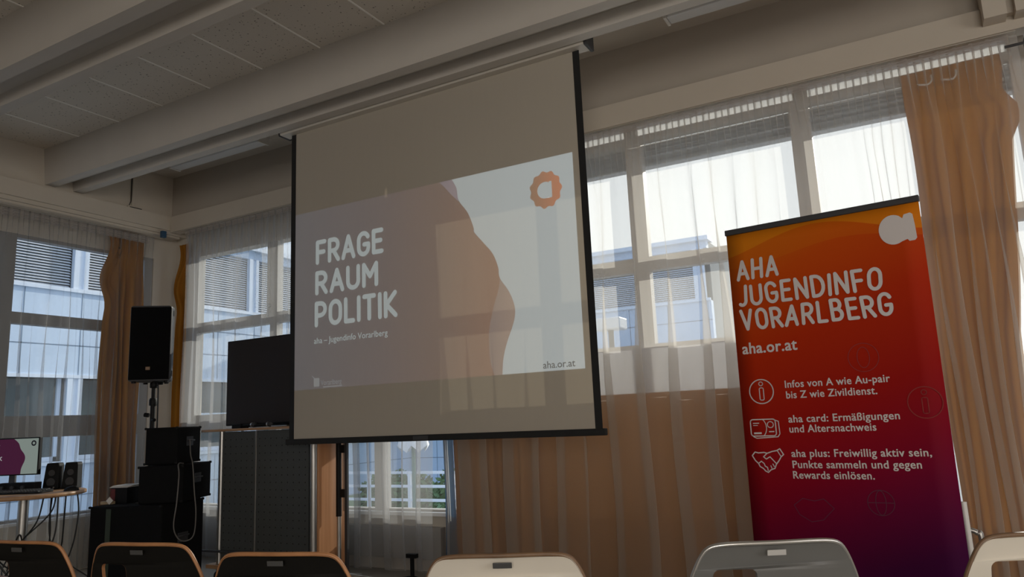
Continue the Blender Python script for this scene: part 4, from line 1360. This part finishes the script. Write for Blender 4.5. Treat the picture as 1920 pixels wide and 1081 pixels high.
stroke_line(T, 'POLITIK', lambda u, v: (-.212 + u, -.0135, .235 + v), .150, .033, .0065)
T.build('slide_lettering', emis('monitor_letters', (0.22, 0.22, 0.22), 1.0), SC)
MB().box((-.025, .023, .012), (.025, .045, .26)).build('stand_neck', M['dgrey'], mo, .004)
MB().box((-.10, -.02, 0), (.10, .10, .012)).build('stand_foot', M['black'], mo, .004)
# small amplifier box under the monitor
am = empty('audio_interface', (-6.125, 3.245, .7635)); am.rotation_euler = (0, 0, .42); tag(am, 'black box with knobs on the round table in front of the monitor', 'audio device')
MB().box((-.16, -.035, 0), (.14, .045, .070)).build('body', M['black'], am, .004)
for k in range(3):
    MB().tube([(-.12 + k * .085, -.034, .036), (-.12 + k * .085, -.050, .036)], .014, 14).build('knob', M['dgrey'], am)
# desktop speakers
def dsp(x, y, rz, lab):
    d = empty('desktop_speaker', (x, y, .7635)); d.rotation_euler = (0, 0, rz); tag(d, lab, 'speaker', 'desktop speakers on the round table')
    pr = [(-.060, 0), (.060, 0), (.050, .18), (.043, .20), (-.043, .20), (-.050, .18)]
    MB().prism(pr, lambda u, v, t: (u, t + v * .12, v), -.042, .042).build('cabinet', M['black'], d, .006)
    for (z, r) in ((.055, .032), (.125, .024)):
        MB().tube([(0, -.042 + z * .12, z), (0, -.045 + z * .12, z)], r, 20).build('driver', M['dgrey'], d)
    MB().tube([(.028, -.040, .014), (.028, -.047, .014)], .006, 10).build('knob', M['metal'], d)
dsp(-6.085, 3.465, .62, 'small black desktop speaker nearest the monitor on the round table')
dsp(-5.970, 3.545, .62, 'small black desktop speaker nearest the right table edge')
kb = empty('keyboard', (-5.955, 3.155, .7635)); kb.rotation_euler = (0, 0, .40); tag(kb, 'flat black keyboard lying on the front of the round table', 'keyboard')
MB().prism([(-.075, 0), (.075, 0), (.075, .022), (-.075, .010)], lambda u, v, t: (t, u, v), -.21, .21).build('body', M['black'], kb, .003)
kk = MB()
for j in range(5):
    for i in range(16):
        x = -.195 + i * .0245; y = -.062 + j * .026
        kk.box((x, y, .008 + (y + .075) * .08), (x + .020, y + .021, .018 + (y + .075) * .08))
kk.build('keys', M['dgrey'], kb)
ms = empty('computer_mouse', (-5.69, 3.38, .7635)); ms.rotation_euler = (0, 0, .9); tag(ms, 'black computer mouse at the right edge of the round table', 'computer mouse')
m_ = MB(); vs = []; fs = []
for j in range(7):
    for i in range(16):
        a = 2 * PI * i / 16; ph = j / 6 * PI / 2
        vs.append((.052 * math.cos(a) * math.cos(ph) + .004 * math.sin(ph), .031 * math.sin(a) * math.cos(ph), .034 * math.sin(ph)))
for j in range(6):
    for i in range(16):
        fs.append((j * 16 + i, j * 16 + (i + 1) % 16, (j + 1) * 16 + (i + 1) % 16, (j + 1) * 16 + i))
m_.add(vs, fs, True).build('shell', M['black'], ms)
MB().tube([(.028, -.004, .026), (.028, .004, .026)], .007, 12).build('wheel', M['dgrey'], ms)
# cables under the table
cbl_pts = [
    [(-5.80, 3.30, .730), (-5.84, 3.32, .62), (-5.86, 3.34, .45), (-5.90, 3.36, .30), (-5.86, 3.38, .18), (-5.70, 3.47, .008)],
    [(-5.72, 3.36, .730), (-5.76, 3.38, .58), (-5.80, 3.40, .42), (-5.84, 3.42, .32), (-5.78, 3.43, .26), (-5.72, 3.44, .40), (-5.70, 3.45, .60), (-5.74, 3.46, .725)],
    [(-5.68, 3.28, .730), (-5.67, 3.27, .50), (-5.70, 3.24, .36), (-5.76, 3.16, .27), (-5.84, 3.09, .24), (-5.96, 3.05, .30), (-6.10, 3.04, .42), (-6.15, 3.05, .60), (-6.13, 3.06, .725)],
    [(-6.10, 2.98, .730), (-6.08, 2.95, .58), (-5.98, 2.98, .40), (-5.88, 3.03, .26), (-5.80, 3.10, .14), (-5.66, 3.20, .035)],
    [(-5.95, 3.42, .730), (-5.97, 3.40, .60), (-6.05, 3.30, .46), (-6.15, 3.20, .34), (-6.20, 3.10, .30), (-6.25, 3.02, .38), (-6.22, 3.05, .55), (-6.20, 3.08, .725)],
    [(-5.76, 3.22, .730), (-5.80, 3.20, .55), (-5.90, 3.12, .38), (-5.96, 3.08, .26), (-5.88, 3.04, .20), (-5.80, 3.06, .28), (-5.78, 3.10, .40), (-5.84, 3.11, .48), (-5.90, 3.10, .36), (-5.92, 3.06, .16), (-5.84, 2.86, .008)],
    [(-5.62, 3.60, .012), (-5.66, 3.60, .05), (-5.74, 3.56, .12), (-5.90, 3.50, .22), (-6.00, 3.44, .36), (-6.02, 3.42, .50), (-6.00, 3.42, .725)],
]
for k, p in enumerate(cbl_pts):
    o = MB().tube(smooth_pts(p, 7), .0055 if k != 3 else .009, 7).build('table_cable', M['cable'])
    tag(o, 'thin black cable dangling in the tangle under the round table' if k != 3 else 'thick black cable falling left of the table column', 'cable', 'cables under the round table' if k != 3 else None)

# bent tube behind the banner at right
bt = MB().tube(smooth_pts([(0.055, 4.12, .012), (0.06, 4.12, .40), (0.07, 4.12, .535), (0.10, 4.12, .553), (0.138, 4.12, .54), (.152, 4.12, .49), (.155, 4.12, .012)], 6), .012, 10)
tag(bt.build('bent_tube_frame', M['metal']), 'bent grey metal tube on the floor behind the right side of the banner', 'tube frame')


# ================================================================== OUTSIDE
# ground
struct(MB().box((-40, 5.3, -1.4), (30, 60, -1.2)).box((-40, -20, -1.4), (-7.0, 5.3, -1.2)).build('ground', M['paving']), 'paved courtyard ground outside', 'ground')
struct(MB().box((-17.5, 13.2, -1.2), (-8.0, 22, -1.17)).build('lawn', M['ground']), 'green lawn strip in the courtyard', 'lawn')


def facade(name, axis, plane, a0, a1, depth, sgn, posts, label, back):
    """office wing: facade in the plane X=plane (axis 'y') or Y=plane (axis 'x'); sgn = outward direction"""
    r = empty(name); tag(r, label, 'building')

    def bx(mb, s0, s1, d0, d1, z0, z1):    # d measured outward from the facade plane
        lo, hi = sorted((plane + sgn * d0, plane + sgn * d1))
        if axis == 'y': mb.box((lo, s0, z0), (hi, s1, z1))
        else: mb.box((s0, lo, z0), (s1, hi, z1))
        return mb
    bx(MB(), a0, a1, -depth, -.30, -1.3, 6.72).build('core', M['dark_glass'], r)
    p = MB()
    bx(p, a0, a1, -.3, 0, -1.3, .55); bx(p, a0, a1, -.3, 0, 2.64, 4.70); bx(p, a0, a1, -.3, 0, 6.45, 6.70)
    p.build('wall_panel', M['facade'], r)
    j = MB()
    for z in (3.36, 4.04, -.2): bx(j, a0, a1, -.01, .004, z, z + .025)
    s = a0 + 1.0
    while s < a1:
        bx(j, s, s + .02, -.01, .004, 2.66, 4.68); bx(j, s, s + .02, -.01, .004, -1.2, .5)
        s += 1.36
    j.build('joint', M['facade_joint'], r)
    w = MB()
    bx(w, a0, a1, -.02, .06, 4.68, 4.77); bx(w, a0, a1, -.02, .06, .55, .63); bx(w, a0, a1, -.02, .04, 2.58, 2.66)
    w.build('sill_board', M['facade_white'], r)
    bx(MB(), a0 - .1, a1 + .1, -.5, .15, 6.70, 6.84).build('roof_edge', M['facade_white'], r)
    for s in posts:
        m = MB()
        for (u0, u1) in ((s, s + .13), (s + .26, s + .37)):
            bx(m, u0, u1, -.1, .03, 4.77, 6.45); bx(m, u0, u1, -.1, .03, .63, 2.58)
        bx(m, s + .13, s + .26, -.1, -.03, 4.77, 6.45); bx(m, s + .13, s + .26, -.1, -.03, .63, 2.58)
        m.build('window_post', M['facade_white'], r)
    for k in range(len(posts) - 1):
        s0, s1 = posts[k] + .40, posts[k + 1] - .03
        g = bx(MB(), s0, s1, -.26, -.24, .63, 2.58).build('window', M['dark_glass'], r)
        f = MB()
        bx(f, s0, s1, -.24, -.18, .63, .74); bx(f, s0, s1, -.24, -.18, 1.62, 1.70)
        for uu in (s0, (s0 + s1) / 2 - .05, s1 - .09): bx(f, uu, uu + .09, -.24, -.18, .63, 2.58)
        f.build('window_frame', M['facade_white'], g)
        b = MB()
        z = 4.82
        while z < 6.44:
            rot = .66
            dz, dd = .045 * math.sin(rot), .045 * math.cos(rot)
            for (za, zb) in ((z, z),):
                if axis == 'y':
                    xa, xb = plane + sgn * (-.10 - dd), plane + sgn * (-.10 + dd)
                    b.add([(xa, s0, z + dz), (xb, s0, z - dz), (xb, s1, z - dz), (xa, s1, z + dz)], [(0, 1, 2, 3)])
                else:
                    ya, yb = plane + sgn * (-.10 - dd), plane + sgn * (-.10 + dd)
                    b.add([(s0, ya, z + dz), (s0, yb, z - dz), (s1, yb, z - dz), (s1, ya, z + dz)], [(0, 1, 2, 3)])
            z += .068
        b.build('venetian_blind', M['slat'], r)
    return r


facade('office_wing', 'y', -18.0, -8, 24.6, 6, 1, [-5.7 + 5.45 * i - .22 for i in range(6)], 'long blue-grey office wing seen through the left windows', None)
fw = facade('office_wing', 'x', 24.0, -17.7, -5.7, 5, -1, [-17.4 + 5.6 * i for i in range(3)], 'blue-grey office wing across the courtyard behind the right windows', None)

# white tubular railing in front of the lawn
rg = empty('railing', (-9.5, 12.0, -1.2)); tag(rg, 'white horizontal-bar railing in the courtyard seen under the screen', 'railing')
for z in (1.40, 1.14, .88):
    MB().box((-2.6, -.02, z - .025), (2.6, .02, z + .025)).build('bar', M['rail_white'], rg)
for k in range(6):
    MB().box((-2.6 + k * 1.02, -.03, 0), (-2.54 + k * 1.02, .03, 1.42)).build('post', M['rail_white'], rg)
# hedge behind
def bush(x, y, z, r, lab, seed):
    rnd = random.Random(seed)
    b = MB()
    for k in range(1400):
        d = Vector((rnd.gauss(0, 1), rnd.gauss(0, 1), rnd.gauss(0, 1))).normalized() * (rnd.uniform(.55, 1.0))
        p = Vector((x + d.x * r[0], y + d.y * r[1], z + r[2] + d.z * r[2]))
        a = Vector((rnd.gauss(0, 1), rnd.gauss(0, 1), rnd.gauss(0, 1))).normalized(); c = a.orthogonal().normalized()
        s = rnd.uniform(.05, .11)
        b.add([p - a * s, p + c * s * .5, p + a * s, p - c * s * .5], [(0, 1, 2, 3)])
    tag(b.build('bush', M['leaf']), lab, 'bush', 'bushes in the courtyard')
bush(-11.6, 15.0, -1.2, (1.2, .7, .62), 'green bush behind the railing, seen left through the low pane', 1)
bush(-8.9, 14.5, -1.2, (1.3, .7, .75), 'green bush behind the railing, seen beside the blue curtain edge', 2)

# lamp post and folded parasol
lp = empty('lamp_post', (-3.85, 10.0, -1.2)); tag(lp, 'lamp post with flat white head outside the window right of the screen', 'lamp post')
MB().tube([(0, 0, 0), (0, 0, 3.55)], .04, 12).build('pole', M['dgrey'], lp)
MB().box((-.20, -.16, 3.55), (.20, .16, 3.72)).build('lamp_head', M['white_plastic'], lp, .02)
fp = empty('folded_parasol', (-6.68, 9.0, -1.2)); tag(fp, 'folded white parasol on a green pole in the courtyard, just under the screen', 'parasol')
MB().tube([(0, 0, 0), (0, 0, 3.1)], .028, 12).build('pole', M['green_metal'], fp)
pr = []
m_ = MB(); vs = []; fs = []
for j in range(9):
    w = j / 8
    for i in range(24):
        a = 2 * PI * i / 24
        rr = (.19 - .14 * w) * (1 + .25 * math.cos(6 * a) * (1 - w)) + .02
        vs.append((rr * math.cos(a), rr * math.sin(a), 1.98 + 1.1 * w + (.05 * math.cos(6 * a) if j == 0 else 0)))
for j in range(8):
    for i in range(24):
        fs.append((j * 24 + i, j * 24 + (i + 1) % 24, (j + 1) * 24 + (i + 1) % 24, (j + 1) * 24 + i))
m_.add(vs, fs, True).build('canopy', M['rail_white'], fp)
MB().box((-.28, -.28, 0), (.28, .28, .08)).build('base', M['dgrey'], fp, .01)

bpy.context.view_layer.update()
